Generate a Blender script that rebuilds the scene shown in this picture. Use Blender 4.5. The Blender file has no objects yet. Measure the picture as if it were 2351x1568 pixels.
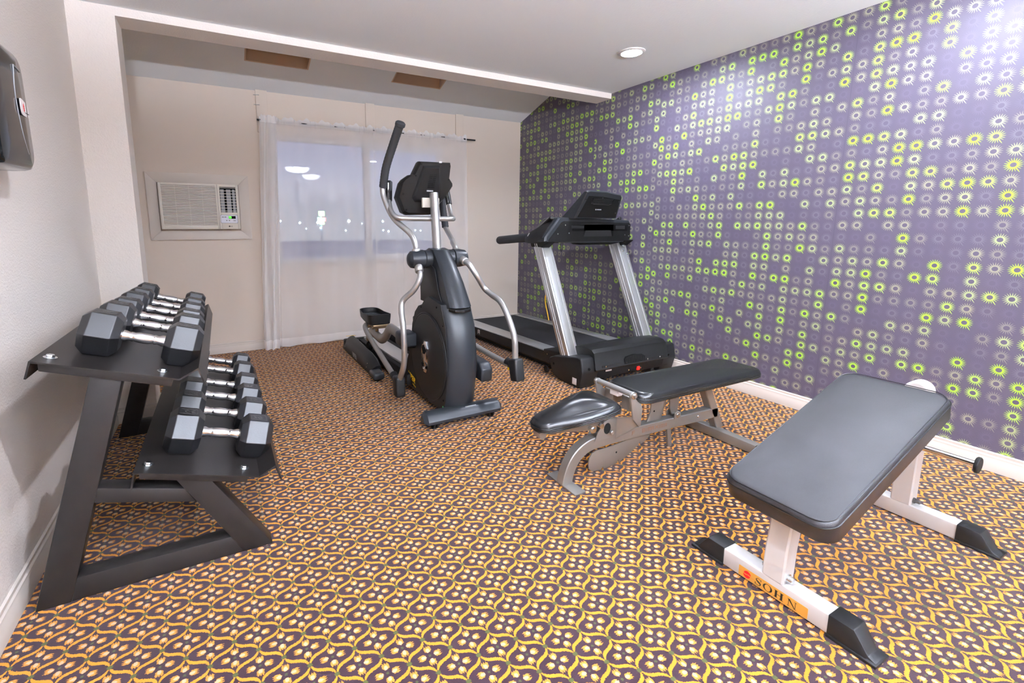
import bpy, bmesh, math, random
from mathutils import Vector, Matrix
PI = math.pi
random.seed(7)
S = bpy.context.scene
COL = S.collection
V = Vector

# ------------------------------------------------------------------ node helpers
class N:
    """a float socket with arithmetic"""
    def __init__(s, nt, sock): s.nt, s.s = nt, sock
    def _op(s, op, *a, clamp=False):
        n = s.nt.nodes.new('ShaderNodeMath'); n.operation = op; n.use_clamp = clamp
        for i, x in enumerate((s,) + a):
            if isinstance(x, N): s.nt.links.new(x.s, n.inputs[i])
            else: n.inputs[i].default_value = x
        return N(s.nt, n.outputs[0])
    def __add__(s, o): return s._op('ADD', o)
    __radd__ = __add__
    def __sub__(s, o): return s._op('SUBTRACT', o)
    def __rsub__(s, o): return (s * -1.0) + o
    def __mul__(s, o): return s._op('MULTIPLY', o)
    __rmul__ = __mul__
    def __truediv__(s, o): return s._op('DIVIDE', o)
    def fract(s): return s._op('FRACT')
    def floor(s): return s._op('FLOOR')
    def abs(s): return s._op('ABSOLUTE')
    def sqrt(s): return s._op('SQRT')
    def sin(s): return s._op('SINE')
    def gt(s, o): return s._op('GREATER_THAN', o)
    def lt(s, o): return s._op('LESS_THAN', o)
    def max(s, o): return s._op('MAXIMUM', o)
    def min(s, o): return s._op('MINIMUM', o)
    def atan2(s, o): return s._op('ARCTAN2', o)

def hexc(h):
    h = h.lstrip('#')
    c = [int(h[i:i + 2], 16) / 255 for i in (0, 2, 4)]
    return tuple(x / 12.92 if x <= .04045 else ((x + .055) / 1.055) ** 2.4 for x in c) + (1,)

def new_mat(name):
    m = bpy.data.materials.new(name); m.use_nodes = True
    nt = m.node_tree; b = nt.nodes['Principled BSDF']
    return m, nt, b

def mat(name, col, rough=.5, metal=0, spec=.5, coat=0, bump=0, bscale=200, var=0, vscale=8, emit=None, estr=0, aniso=0, coatr=.1, bdist=.002):
    m, nt, b = new_mat(name)
    c = hexc(col) if isinstance(col, str) else tuple(col) + (1,)
    b.inputs['Base Color'].default_value = c
    b.inputs['Roughness'].default_value = rough
    b.inputs['Metallic'].default_value = metal
    b.inputs['Specular IOR Level'].default_value = spec
    b.inputs['Coat Weight'].default_value = coat
    b.inputs['Coat Roughness'].default_value = coatr
    tc = nt.nodes.new('ShaderNodeTexCoord')
    if var:
        nz = nt.nodes.new('ShaderNodeTexNoise'); nz.inputs['Scale'].default_value = vscale; nz.inputs['Detail'].default_value = 5
        nt.links.new(tc.outputs['Object'], nz.inputs['Vector'])
        mp = nt.nodes.new('ShaderNodeMapRange'); mp.inputs['From Min'].default_value = .3; mp.inputs['From Max'].default_value = .7
        mp.inputs['To Min'].default_value = 1 - var; mp.inputs['To Max'].default_value = 1 + var
        nt.links.new(nz.outputs['Fac'], mp.inputs['Value'])
        mx = nt.nodes.new('ShaderNodeMix'); mx.data_type = 'RGBA'; mx.blend_type = 'MULTIPLY'; mx.inputs['Factor'].default_value = 1
        mx.inputs['A'].default_value = c
        nt.links.new(mp.outputs['Result'], mx.inputs['B']); nt.links.new(mx.outputs['Result'], b.inputs['Base Color'])
    if bump:
        nz = nt.nodes.new('ShaderNodeTexNoise'); nz.inputs['Scale'].default_value = bscale; nz.inputs['Detail'].default_value = 3
        nt.links.new(tc.outputs['Object'], nz.inputs['Vector'])
        bp = nt.nodes.new('ShaderNodeBump'); bp.inputs['Strength'].default_value = bump; bp.inputs['Distance'].default_value = bdist
        nt.links.new(nz.outputs['Fac'], bp.inputs['Height']); nt.links.new(bp.outputs['Normal'], b.inputs['Normal'])
    if emit:
        b.inputs['Emission Color'].default_value = hexc(emit); b.inputs['Emission Strength'].default_value = estr
    return m

# ------------------------------------------------------------------ object helpers
WLOC = {}
def obj(name, bm, m, parent=None, angle=35, smooth=True, label=None):
    bmesh.ops.recalc_face_normals(bm, faces=bm.faces)
    base = WLOC.get(parent.name, V((0, 0, 0))) if parent else V((0, 0, 0))
    if base.length: bmesh.ops.translate(bm, verts=bm.verts, vec=-base)
    me = bpy.data.meshes.new(name); bm.to_mesh(me); bm.free()
    for mm in (m if isinstance(m, (list, tuple)) else [m]): me.materials.append(mm)
    if smooth:
        me.polygons.foreach_set('use_smooth', [True] * len(me.polygons)); me.set_sharp_from_angle(angle=math.radians(angle))
    o = bpy.data.objects.new(name, me); COL.objects.link(o)
    if parent: o.parent = parent
    WLOC[o.name] = base.copy()
    if label: o['label'] = label
    return o

def thing(name, label, cat, loc, group=None):
    o = bpy.data.objects.new(name, None); COL.objects.link(o); o.location = loc
    o.empty_display_size = .1
    o['label'] = label; o['category'] = cat
    if group: o['group'] = group
    WLOC[o.name] = V(loc)
    return o

def tag(o, label, cat, group=None):
    o['label'] = label; o['category'] = cat
    if group: o['group'] = group
    return o

def struct(name, bm, m, parent=None, **k):
    o = obj(name, bm, m, parent, **k)
    if not parent: o['kind'] = 'structure'
    return o

def B(): return bmesh.new()

def merge(bm, tb, M=None):
    if M is not None: bmesh.ops.transform(tb, matrix=M, verts=tb.verts)
    me = bpy.data.meshes.new('t'); tb.to_mesh(me); tb.free(); bm.from_mesh(me); bpy.data.meshes.remove(me)
    return bm

def bevel(tb, w, seg=2, ang=30):
    es = [e for e in tb.edges if len(e.link_faces) == 2 and e.calc_face_angle(0) > math.radians(ang)]
    if es and w: bmesh.ops.bevel(tb, geom=es, offset=w, segments=seg, affect='EDGES', profile=.5, clamp_overlap=True)

def box(bm, x0, x1, y0, y1, z0, z1, bev=0, seg=2, M=None):
    tb = B(); bmesh.ops.create_cube(tb, size=1)
    for v in tb.verts:
        v.co = V((x0 + (v.co.x + .5) * (x1 - x0), y0 + (v.co.y + .5) * (y1 - y0), z0 + (v.co.z + .5) * (z1 - z0)))
    if bev: bevel(tb, bev, seg)
    return merge(bm, tb, M)

AX = {'x': lambda w, a, b: V((w, a, b)),    # polygon in (y,z)
      'y': lambda w, a, b: V((a, w, b)),    # polygon in (x,z)
      'z': lambda w, a, b: V((a, b, w))}    # polygon in (x,y)
def prism(bm, pts, axis, w0, w1, bev=0, seg=2, M=None, ang=20):
    f = AX[axis]; tb = B()
    a = [tb.verts.new(f(w0, *p)) for p in pts]; b = [tb.verts.new(f(w1, *p)) for p in pts]
    n = len(pts)
    tb.faces.new(a); tb.faces.new(b[::-1])
    for i in range(n): tb.faces.new((a[i], b[i], b[(i + 1) % n], a[(i + 1) % n]))
    bmesh.ops.recalc_face_normals(tb, faces=tb.faces)
    if bev: bevel(tb, bev, seg, ang)
    return merge(bm, tb, M)

def loft(bm, rings, cap=True, closed=True):
    """rings: list of lists of Vectors with one count"""
    tb = B(); vs = [[tb.verts.new(p) for p in r] for r in rings]
    n = len(rings[0])
    for a, b in zip(vs, vs[1:]):
        for i in range(n if closed else n - 1):
            tb.faces.new((a[i], a[(i + 1) % n], b[(i + 1) % n], b[i]))
    if cap:
        tb.faces.new(vs[0]); tb.faces.new(vs[-1][::-1])
    bmesh.ops.recalc_face_normals(tb, faces=tb.faces)
    return merge(bm, tb)

def catmull(P, n=6):
    P = [V(p) for p in P]
    if n <= 1 or len(P) < 3: return P
    out = []
    for i in range(len(P) - 1):
        p0 = P[i - 1] if i else P[0] * 2 - P[1]
        p1, p2 = P[i], P[i + 1]
        p3 = P[i + 2] if i + 2 < len(P) else P[-1] * 2 - P[-2]
        # centripetal-ish: plain uniform with tension softened by chord length
        for k in range(n):
            t = k / n
            out.append(.5 * ((2 * p1) + (p2 - p0) * t + (2 * p0 - 5 * p1 + 4 * p2 - p3) * t * t + (3 * p1 - p0 - 3 * p2 + p3) * t ** 3))
    out.append(P[-1]); return out

def rounded(P, r, n=5):
    """polyline with corners replaced by arcs (bent steel tube)"""
    P = [V(p) for p in P]; out = [P[0]]
    for i in range(1, len(P) - 1):
        a, b, c = P[i - 1], P[i], P[i + 1]
        rr = min(r, (a - b).length * .45, (c - b).length * .45)
        p = b + (a - b).normalized() * rr; q = b + (c - b).normalized() * rr
        for k in range(n + 1):
            t = k / n; out.append((1 - t) ** 2 * p + 2 * t * (1 - t) * b + t * t * q)
    out.append(P[-1]); return out

def tube(bm, pts, r, seg=14, cap=True, ell=None, up=None, rect=None, bev=0):
    """sweep a circle (r or list), an ellipse (ell=(a,b)) or rectangle (rect=(a,b)) along pts"""
    P = [V(p) for p in pts]; T = []
    for i in range(len(P)):
        d = P[min(i + 1, len(P) - 1)] - P[max(i - 1, 0)]; T.append(d.normalized())
    u = V(up) if up else (V((0, 0, 1)) if abs(T[0].z) < .9 else V((0, 1, 0)))
    rings = []
    for i, (p, t) in enumerate(zip(P, T)):
        u = (u - t * u.dot(t)).normalized(); w = t.cross(u)
        ri = r[i] if isinstance(r, (list, tuple)) else r
        if rect:
            a, b = rect; c = min(a, b) * .16
            q = [(a - c, b), (-a + c, b), (-a, b - c), (-a, -b + c), (-a + c, -b), (a - c, -b), (a, -b + c), (a, b - c)]
            rings.append([p + u * x + w * y for x, y in q])
        else:
            a, b = ell if ell else (ri, ri)
            rings.append([p + u * (a * math.cos(2 * PI * k / seg)) + w * (b * math.sin(2 * PI * k / seg)) for k in range(seg)])
    return loft(bm, rings, cap)

def frame_of(d):
    d = V(d).normalized(); u = V((0, 0, 1)) if abs(d.z) < .9 else V((1, 0, 0))
    u = (u - d * u.dot(d)).normalized(); return u, d.cross(u), d

def lathe(bm, prof, o, d, seg=24, cap=True, a0=0):
    u, w, d = frame_of(d); o = V(o)
    return loft(bm, [[o + d * h + (u * math.cos(a0 + 2 * PI * k / seg) + w * math.sin(a0 + 2 * PI * k / seg)) * max(r, 1e-4) for k in range(seg)] for r, h in prof], cap)

def cyl(bm, p0, p1, r, seg=18, bev=0):
    p0, p1 = V(p0), V(p1); L = (p1 - p0).length; b = min(bev, r * .5, L * .4)
    prof = [(r - b, 0), (r, b), (r, L - b), (r - b, L)] if b else [(r, 0), (r, L)]
    return lathe(bm, prof, p0, p1 - p0, seg)

def rrect(w, h, r, n=5):
    out = []
    for cx, cy, a in ((w - r, h - r, 0), (-w + r, h - r, PI / 2), (-w + r, -h + r, PI), (w - r, -h + r, 1.5 * PI)):
        for k in range(n + 1):
            t = a + PI / 2 * k / n; out.append((cx + r * math.cos(t), cy + r * math.sin(t)))
    return out

def pad(bm, outl, th, crown, er, M, flat_bottom=True):
    """cushion: outline (x,y), edge thickness th, rounded edge er, crowned top; local frame then M"""
    cx = sum(p[0] for p in outl) / len(outl); cy = sum(p[1] for p in outl) / len(outl)
    def ring(s, z): return [V((cx + (p[0] - cx) * s[i], cy + (p[1] - cy) * s[i], z)) for i, p in enumerate(outl)]
    R = [max(.02, math.hypot(p[0] - cx, p[1] - cy)) for p in outl]
    def ins(d): return [max(.05, 1 - d / r) for r in R]
    rings = [ring(ins(.006), 0), ring(ins(0), .006)]
    rings.append(ring(ins(0), th - er))
    for k in range(1, 7):
        a = PI / 2 * k / 6; rings.append(ring(ins(er * (1 - math.cos(a))), th - er + er * math.sin(a)))
    base = ins(er)
    for s in (.9, .78, .62, .45, .28, .12):
        rings.append(ring([b * s for b in base], th + crown * (1 - s ** 2.2)))
    tb = B(); loft(tb, rings); return merge(bm, tb, M)

def text(bm, s, size, o, ex, ey, ext=.0004, bold=0, shear=0):
    """raised lettering: o = left baseline point, ex reading direction, ey up"""
    cu = bpy.data.curves.new('t', 'FONT'); cu.body = s; cu.size = size; cu.extrude = ext; cu.offset = bold; cu.shear = shear; cu.resolution_u = 2
    ob = bpy.data.objects.new('t', cu); COL.objects.link(ob)
    dg = bpy.context.evaluated_depsgraph_get(); me = bpy.data.meshes.new_from_object(ob.evaluated_get(dg))
    tb = B(); tb.from_mesh(me); bpy.data.meshes.remove(me); bpy.data.objects.remove(ob); bpy.data.curves.remove(cu)
    ex, ey = V(ex).normalized(), V(ey).normalized(); ez = ex.cross(ey)
    M = Matrix((ex, ey, ez)).transposed().to_4x4(); M.translation = V(o)
    return merge(bm, tb, M)

def strokes(bm, lines, o, ex, ey, w, ext=.0005):
    """lettering made of straight bars: lines of 2D points"""
    ex, ey = V(ex).normalized(), V(ey).normalized(); ez = ex.cross(ey); o = V(o)
    for ln in lines:
        for a, b in zip(ln, ln[1:]):
            a, b = V(a), V(b); d = (b - a).normalized(); n = V((-d.y, d.x)) * w / 2; a = a - d * w / 2; b = b + d * w / 2
            q = [a + n, a - n, b - n, b + n]
            loft(bm, [[o + ex * p.x + ey * p.y for p in q], [o + ex * p.x + ey * p.y + ez * ext for p in q]])
    return bm

def flat(bm, pts, o, ex, ey, ext=.0005):
    ex, ey = V(ex).normalized(), V(ey).normalized(); ez = ex.cross(ey); o = V(o)
    return loft(bm, [[o + ex * p[0] + ey * p[1] for p in pts], [o + ex * p[0] + ey * p[1] + ez * ext for p in pts]])

def sheet(bm, prof, t, axis, w0, w1):
    """folded sheet metal: profile polyline offset by t"""
    P = [V(p) for p in prof]; off = []
    for i, p in enumerate(P):
        d0 = (P[i] - P[i - 1]).normalized() if i else (P[1] - P[0]).normalized()
        d1 = (P[i + 1] - P[i]).normalized() if i + 1 < len(P) else d0
        n0 = V((-d0.y, d0.x)); n1 = V((-d1.y, d1.x)); n = (n0 + n1).normalized(); off.append(p - n * (t / max(.4, n.dot(n1))))
    for i in range(len(P) - 1):
        prism(bm, [P[i], P[i + 1], off[i + 1], off[i]], axis, w0, w1)
    return bm

def hexbolt(bm, o, n, r=.011, washer=True):
    o, n = V(o), V(n).normalized()
    if washer: lathe(bm, [(r * 1.55, 0), (r * 1.55, .0022), (r * 1.1, .003)], o, n, 20)
    lathe(bm, [(r, .002), (r, .0085), (r * .86, .0105)], o, n, 6)
    return bm

# ------------------------------------------------------------------ materials
def wall_paint(name, col, bump, scale, rough=.85):
    m, nt, b = new_mat(name)
    tc = nt.nodes.new('ShaderNodeTexCoord')
    b.inputs['Base Color'].default_value = hexc(col); b.inputs['Roughness'].default_value = rough; b.inputs['Specular IOR Level'].default_value = .25
    nz = nt.nodes.new('ShaderNodeTexNoise'); nz.inputs['Scale'].default_value = scale; nz.inputs['Detail'].default_value = 4; nz.inputs['Roughness'].default_value = .6
    nt.links.new(tc.outputs['Object'], nz.inputs['Vector'])
    bp = nt.nodes.new('ShaderNodeBump'); bp.inputs['Strength'].default_value = bump; bp.inputs['Distance'].default_value = .004
    nt.links.new(nz.outputs['Fac'], bp.inputs['Height']); nt.links.new(bp.outputs['Normal'], b.inputs['Normal'])
    return m
M_wall = wall_paint('beige_textured_wallcovering', '#d9d1c9', .8, 120)
M_wallb = wall_paint('beige_wall_paint', '#d6cabd', .15, 90)
M_ceil = wall_paint('ceiling_paint', '#dfe3e5', .3, 90)
M_well = wall_paint('well_paint', '#c4aa92', .1, 60)
M_trim = mat('white_trim', '#cdc4ba', .45, spec=.4)
M_vinyl = mat('vinyl_window', '#e8e6e4', .4)
M_blacksteel = mat('black_powder_coat', '#1f1c1b', .36, spec=.22, bump=.08, bscale=300, var=.15, vscale=14)
M_rubber = mat('black_urethane', '#1b1b1d', .38, spec=.6, bump=.1, bscale=260, var=.12, vscale=20)
M_plate = mat('moulded_number', '#4a4846', .5)
M_chrome = mat('chrome', (.86, .86, .87), .09, 1)
M_knurl = mat('knurled_chrome', (.82, .82, .83), .22, 1, bump=.9, bscale=420, bdist=.001)
M_zinc = mat('zinc_bolt', (.72, .76, .78), .25, 1)
M_silver = mat('brushed_silver_paint', '#b9b9b8', .3, .75, bump=.03, bscale=500)
M_silver2 = mat('grey_metal_paint', '#8f8c88', .38, .55, bump=.05, bscale=400, var=.06)
M_alu = mat('brushed_aluminium', '#c9cbcc', .3, .8)
M_blackpl = mat('black_plastic', '#161617', .44, spec=.3, bump=.06, bscale=600)
M_dkpl = mat('dark_satin_plastic', '#23262a', .36, spec=.32, bump=.04, bscale=700)
M_blackflat = mat('matte_black_plastic', '#0d0c0c', .6, spec=.16)
M_void = mat('black_recess', '#070707', .8, spec=.1)
M_gloss = mat('gloss_black', '#15171a', .12, spec=.6, coat=.4)
M_foam = mat('black_foam_grip', '#2c2d30', .7, spec=.3, bump=.25, bscale=500)
M_vinylpad = mat('black_vinyl', '#131416', .27, spec=.5, bump=.1, bscale=420, var=.1, vscale=6)
M_vinylpad2 = mat('worn_black_vinyl', '#242427', .36, spec=.5, bump=.55, bscale=800, var=.25, vscale=9, bdist=.001)
M_welt = mat('black_piping', '#101112', .35, spec=.5)
M_belt = mat('treadmill_belt', '#232325', .75, spec=.25, bump=.3, bscale=800)
M_white = mat('white_powder_coat', '#cbc8c6', .32, spec=.5, var=.03)
M_offwhite = mat('ac_plastic', '#d8d2c6', .45)
M_acpanel = mat('ac_control_panel', '#dfe0ea', .4)
M_dark = mat('dark_grey', '#3a3735', .6)
M_gold = mat('gold_label', '#e0a84e', .4, .25)
M_red = mat('red_print', '#d8141c', .5)
M_blackprint = mat('black_print', '#1d1812', .5)
M_whiteprint = mat('white_print', '#e4dcd8', .5)
M_yellow = mat('yellow_print', '#f0c41a', .5)
M_copper = mat('copper_print', '#9a6f56', .5)
M_greyprint = mat('grey_print', '#8f9194', .5)
M_green_led = mat('green_display', '#0a2a0a', .4, emit='#35ff20', estr=3.5)
M_red_led = mat('red_switch', '#a00808', .3, emit='#ff1810', estr=1.2)
M_lamp = mat('lit_lens', '#ffffff', .4, emit='#e6edff', estr=1)
M_dome = mat('lit_dome', '#ffffff', .4, emit='#e6edff', estr=1)
M_fill = mat('lit_fill_bulb', '#ffffff', .4, emit='#e6edff', estr=5000)  # glow of the added uplighters, fill for the ceiling
M_bronze = mat('worn_bronze', '#9c8468', .35, .8)
M_cord = mat('yellow_cord', '#e6b012', .5)
M_hazed_ground = mat('hazed_asphalt', '#a4a7b2', .9)  # bluish distance haze put into the ground colour

def wallpaper():
    m, nt, b = new_mat('sunburst_wallpaper')
    tc = nt.nodes.new('ShaderNodeTexCoord'); sp = nt.nodes.new('ShaderNodeSeparateXYZ'); nt.links.new(tc.outputs['Object'], sp.inputs[0])
    yy = N(nt, sp.outputs['Y']) * -1.0; z = N(nt, sp.outputs['Z'])
    DY, DZ = .0714, .0693
    a, c, d = yy.gt(1.275), yy.gt(2.031), yy.gt(3.361)
    u = yy - .010 - a * 1.271 - c * .7815 - d * 1.3375
    w = z - .0584 + a * .0014 + c * .0325 - d * .0645 + c * (1.0 - d) * (yy - 2.0625) * .00936   # the strips hang a touch out of step
    DYp = .0714 + a * .0006 - c * .0019 + d * .0013
    U = u / DYp + 40.5; W = w / DZ + 40.5
    iu, iw = U.floor(), W.floor()
    fu = (U.fract() - .5) * DYp; fw = (W.fract() - .5) * DZ
    r = (fu * fu + fw * fw).sqrt(); th = fw.atan2(fu)
    tri = 1.0 - ((th * (20 / (2 * PI)) + .5).fract() - .5).abs() * 2.0
    # sharp rays on a ring
    tr2 = tri._op('POWER', 1.9)
    rm = .0158 + tr2 * .0172
    flip = yy.lt(2.031)
    def ray(ang):
        dt = (th - ang).abs()
        lim = (.0440 - r) * (1 / .0275) * .10
        return dt.lt(lim)
    long_ = ray(-.98) * (1.0 - flip) + ray(2.16) * flip
    star = (r.lt(rm).max(long_)) * r.gt(.0108)
    cb = nt.nodes.new('ShaderNodeCombineXYZ')
    nt.links.new(iu.s, cb.inputs[0]); nt.links.new(iw.s, cb.inputs[1]); nt.links.new((a + c + d).s, cb.inputs[2])
    wn = nt.nodes.new('ShaderNodeTexWhiteNoise'); wn.noise_dimensions = '3D'; nt.links.new(cb.outputs[0], wn.inputs['Vector'])
    cr = nt.nodes.new('ShaderNodeValToRGB'); cr.color_ramp.interpolation = 'CONSTANT'
    cols = [(0, '#575062'), (.12, '#625c69'), (.26, '#79746f'), (.44, '#8f8d78'), (.62, '#a0ab78'), (.78, '#a9cc58'), (.91, '#a8d838')]
    el = cr.color_ramp.elements; el[0].position = 0; el[0].color = hexc(cols[0][1]); el[1].position = cols[1][0]; el[1].color = hexc(cols[1][1])
    for p, h in cols[2:]:
        e = el.new(p); e.color = hexc(h)
    nt.links.new(wn.outputs['Value'], cr.inputs['Fac'])
    mx = nt.nodes.new('ShaderNodeMix'); mx.data_type = 'RGBA'
    # faint panel seams
    seam = ((yy - 1.275).abs().lt(.0012)).max((yy - 2.031).abs().lt(.0012)).max((yy - 3.361).abs().lt(.0012))
    bc = nt.nodes.new('ShaderNodeMix'); bc.data_type = 'RGBA'; bc.inputs['A'].default_value = hexc('#514b5c'); bc.inputs['B'].default_value = hexc('#474151')
    nt.links.new(seam.s, bc.inputs['Factor'])
    nt.links.new(bc.outputs['Result'], mx.inputs['A']); nt.links.new(star.s, mx.inputs['Factor']); nt.links.new(cr.outputs['Color'], mx.inputs['B'])
    nt.links.new(mx.outputs['Result'], b.inputs['Base Color'])
    b.inputs['Roughness'].default_value = .5; b.inputs['Specular IOR Level'].default_value = .55
    nz = nt.nodes.new('ShaderNodeTexNoise'); nz.inputs['Scale'].default_value = 420; nt.links.new(tc.outputs['Object'], nz.inputs['Vector'])
    bp = nt.nodes.new('ShaderNodeBump'); bp.inputs['Strength'].default_value = .08; bp.inputs['Distance'].default_value = .002
    nt.links.new(nz.outputs['Fac'], bp.inputs['Height']); nt.links.new(bp.outputs['Normal'], b.inputs['Normal'])
    return m
M_paper = wallpaper()

def carpet():
    m, nt, b = new_mat('ogee_carpet')
    tc = nt.nodes.new('ShaderNodeTexCoord')
    # fuzzy tuft edges
    nz = nt.nodes.new('ShaderNodeTexNoise'); nz.inputs['Scale'].default_value = 330; nz.inputs['Detail'].default_value = 1; nt.links.new(tc.outputs['Object'], nz.inputs['Vector'])
    sc = nt.nodes.new('ShaderNodeSeparateColor'); nt.links.new(nz.outputs['Color'], sc.inputs[0])
    sp = nt.nodes.new('ShaderNodeSeparateXYZ'); nt.links.new(tc.outputs['Object'], sp.inputs[0])
    x = N(nt, sp.outputs['X']) + (N(nt, sc.outputs[0]) - .5) * .006 + 3.15592
    y = N(nt, sp.outputs['Y']) + (N(nt, sc.outputs[1]) - .5) * .006 + 3.53802
    e1, e2 = (.06117, -.05929), (.06092, .05400); det = e1[0] * e2[1] - e1[1] * e2[0]
    a = x * (e2[1] / det) - y * (e2[0] / det) + 200.0; c = y * (e1[0] / det) - x * (e1[1] / det) + 200.0
    fa, fc = a.fract(), c.fract()
    da = (fa + .5).fract() - .5; dc = (fc + .5).fract() - .5         # signed distance to the nearest line of nodes
    sa, s_c = (fa * (2 * PI)).sin(), (fc * (2 * PI)).sin()
    ea = (dc + sa * .075).abs(); eb = (da + s_c * .085).abs()
    ta = (fa * PI).sin() * .056 + .012; tb_ = (fc * PI).sin() * .056 + .012
    line = ea.lt(ta).max(eb.lt(tb_))
    rn = (da * da + dc * dc).sqrt()
    node = rn.lt(.085)
    # four buds in every cell, along its diagonals
    p = fa - .5; q = fc - .5
    d1 = (p + q) * .7071; d2 = (q - p) * .7071
    def bud(al, ac):
        d = al.abs(); s = ac.abs()
        body = (((d - .235) / .105)); side = s / .098
        core = (body * body + side * side).lt(1.0)
        # three pointed petals that open outward
        pt = (1.0 - ((ac * (1 / .072) + .5).fract() - .5).abs() * 2.0) * .085
        pet = d.gt(.24) * d.lt(pt + .325) * s.lt((d - .2) * .45 + .075) * s.lt(.118)
        cup = d.gt(.155) * s.lt(.112) * d.lt(.33)
        cr_ = (((d - .215) / .085)); cream = (cr_ * cr_ + (s / .062) * (s / .062)).lt(1.0)
        return core.max(pet).max(cup * s.lt((d - .12) * 1.6)), cream
    b1, c1 = bud(d1, d2); b2, c2 = bud(d2, d1)
    buds = b1.max(b2); cream = c1.max(c2)
    dot = (p * p + q * q).sqrt().lt(.048)
    fib = nt.nodes.new('ShaderNodeTexNoise'); fib.inputs['Scale'].default_value = 700; fib.inputs['Detail'].default_value = 2; nt.links.new(tc.outputs['Object'], fib.inputs['Vector'])
    worn = nt.nodes.new('ShaderNodeTexNoise'); worn.inputs['Scale'].default_value = 1.7; nt.links.new(tc.outputs['Object'], worn.inputs['Vector'])
    cur = None
    def mix(A, Bc, f):
        mx = nt.nodes.new('ShaderNodeMix'); mx.data_type = 'RGBA'
        if isinstance(A, str): mx.inputs['A'].default_value = hexc(A)
        else: nt.links.new(A, mx.inputs['A'])
        mx.inputs['B'].default_value = hexc(Bc); nt.links.new(f.s, mx.inputs['Factor']); return mx.outputs['Result']
    cur = mix('#2b1620', '#d68c28', line)
    cur = mix(cur, '#4c5228', node)
    cur = mix(cur, '#cd8a36', buds)
    cur = mix(cur, '#c8ab88', cream)
    cur = mix(cur, '#444c2a', dot)
    f = N(nt, fib.outputs['Fac']) * 1.1 + .42 + (N(nt, worn.outputs['Fac']) - .5) * .15
    mm = nt.nodes.new('ShaderNodeMix'); mm.data_type = 'RGBA'; mm.blend_type = 'MULTIPLY'; mm.inputs['Factor'].default_value = 1
    nt.links.new(cur, mm.inputs['A']); nt.links.new(f.s, mm.inputs['B'])
    nt.links.new(mm.outputs['Result'], b.inputs['Base Color'])
    b.inputs['Roughness'].default_value = .95; b.inputs['Specular IOR Level'].default_value = .08
    b.inputs['Sheen Weight'].default_value = .12
    bp = nt.nodes.new('ShaderNodeBump'); bp.inputs['Strength'].default_value = .6; bp.inputs['Distance'].default_value = .003
    nt.links.new(fib.outputs['Fac'], bp.inputs['Height']); nt.links.new(bp.outputs['Normal'], b.inputs['Normal'])
    return m
M_carpet = carpet()

def sheer():
    m, nt, b = new_mat('sheer_voile')
    out = nt.nodes['Material Output']
    df = nt.nodes.new('ShaderNodeBsdfDiffuse'); df.inputs['Color'].default_value = hexc('#fbf9f8')
    tl = nt.nodes.new('ShaderNodeBsdfTranslucent'); tl.inputs['Color'].default_value = hexc('#fbf9f8')
    m1 = nt.nodes.new('ShaderNodeMixShader'); m1.inputs[0].default_value = .25; nt.links.new(df.outputs[0], m1.inputs[1]); nt.links.new(tl.outputs[0], m1.inputs[2])
    tr = nt.nodes.new('ShaderNodeBsdfTransparent')
    tc = nt.nodes.new('ShaderNodeTexCoord'); sp = nt.nodes.new('ShaderNodeSeparateXYZ'); nt.links.new(tc.outputs['Object'], sp.inputs[0])
    z = N(nt, sp.outputs['Z'])
    lw = nt.nodes.new('ShaderNodeLayerWeight'); lw.inputs['Blend'].default_value = .35
    hem = z.gt(2.128).max(z.lt(.10))                               # doubled cloth at the rod pocket and hem
    fac = (hem * .20 + .50 + N(nt, lw.outputs['Facing']) * .38)._op('MINIMUM', .95)
    m2 = nt.nodes.new('ShaderNodeMixShader'); nt.links.new(fac.s, m2.inputs[0]); nt.links.new(tr.outputs[0], m2.inputs[1]); nt.links.new(m1.outputs[0], m2.inputs[2])
    nt.links.new(m2.outputs[0], out.inputs['Surface']); nt.nodes.remove(b)
    return m
M_sheer = sheer()

def glass():
    m, nt, b = new_mat('window_glass')
    out = nt.nodes['Material Output']
    tr = nt.nodes.new('ShaderNodeBsdfTransparent'); tr.inputs['Color'].default_value = (.93, .95, .96, 1)
    gl = nt.nodes.new('ShaderNodeBsdfGlossy'); gl.inputs['Roughness'].default_value = .0
    fr = nt.nodes.new('ShaderNodeFresnel'); fr.inputs['IOR'].default_value = 1.7
    mx = nt.nodes.new('ShaderNodeMixShader'); nt.links.new(fr.outputs[0], mx.inputs[0]); nt.links.new(tr.outputs[0], mx.inputs[1]); nt.links.new(gl.outputs[0], mx.inputs[2])
    nt.links.new(mx.outputs[0], out.inputs['Surface']); nt.nodes.remove(b)
    return m
M_glass = glass()

# ------------------------------------------------------------------ room  (right wall x=0, window wall y=0, floor z=0)
XL, YF = -3.94, -8.0
YH0, YH1, HB, HC = -1.4716, -1.2786, 2.3515, 2.398
XP = -3.7234
def slz(y): return 2.4155 + .312 * (-y)

b = B(); box(b, XL - .1, .1, YF - .1, .1, -.1, 0); struct('floor', b, M_carpet)
b = B(); box(b, 0, .1, YF, .1, 0, 2.95); struct('wall_right', b, M_paper)
b = B(); box(b, XL - .1, XL, YF, .1, 0, 2.95); struct('wall_left', b, M_wall)
b = B(); box(b, XL - .1, .1, YF - .1, YF, 0, 2.5); struct('wall_front', b, M_wall)
# window wall with the window opening
WX0, WX1, WZ0, WZ1 = -2.815, -1.025, .835, 2.045
b = B()
box(b, XL, WX0, 0, .12, 0, 2.95); box(b, WX1, 0, 0, .12, 0, 2.95); box(b, WX0, WX1, 0, .12, 0, WZ0); box(b, WX0, WX1, 0, .12, WZ1, 2.95)
struct('wall_back', b, M_wallb)
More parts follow.
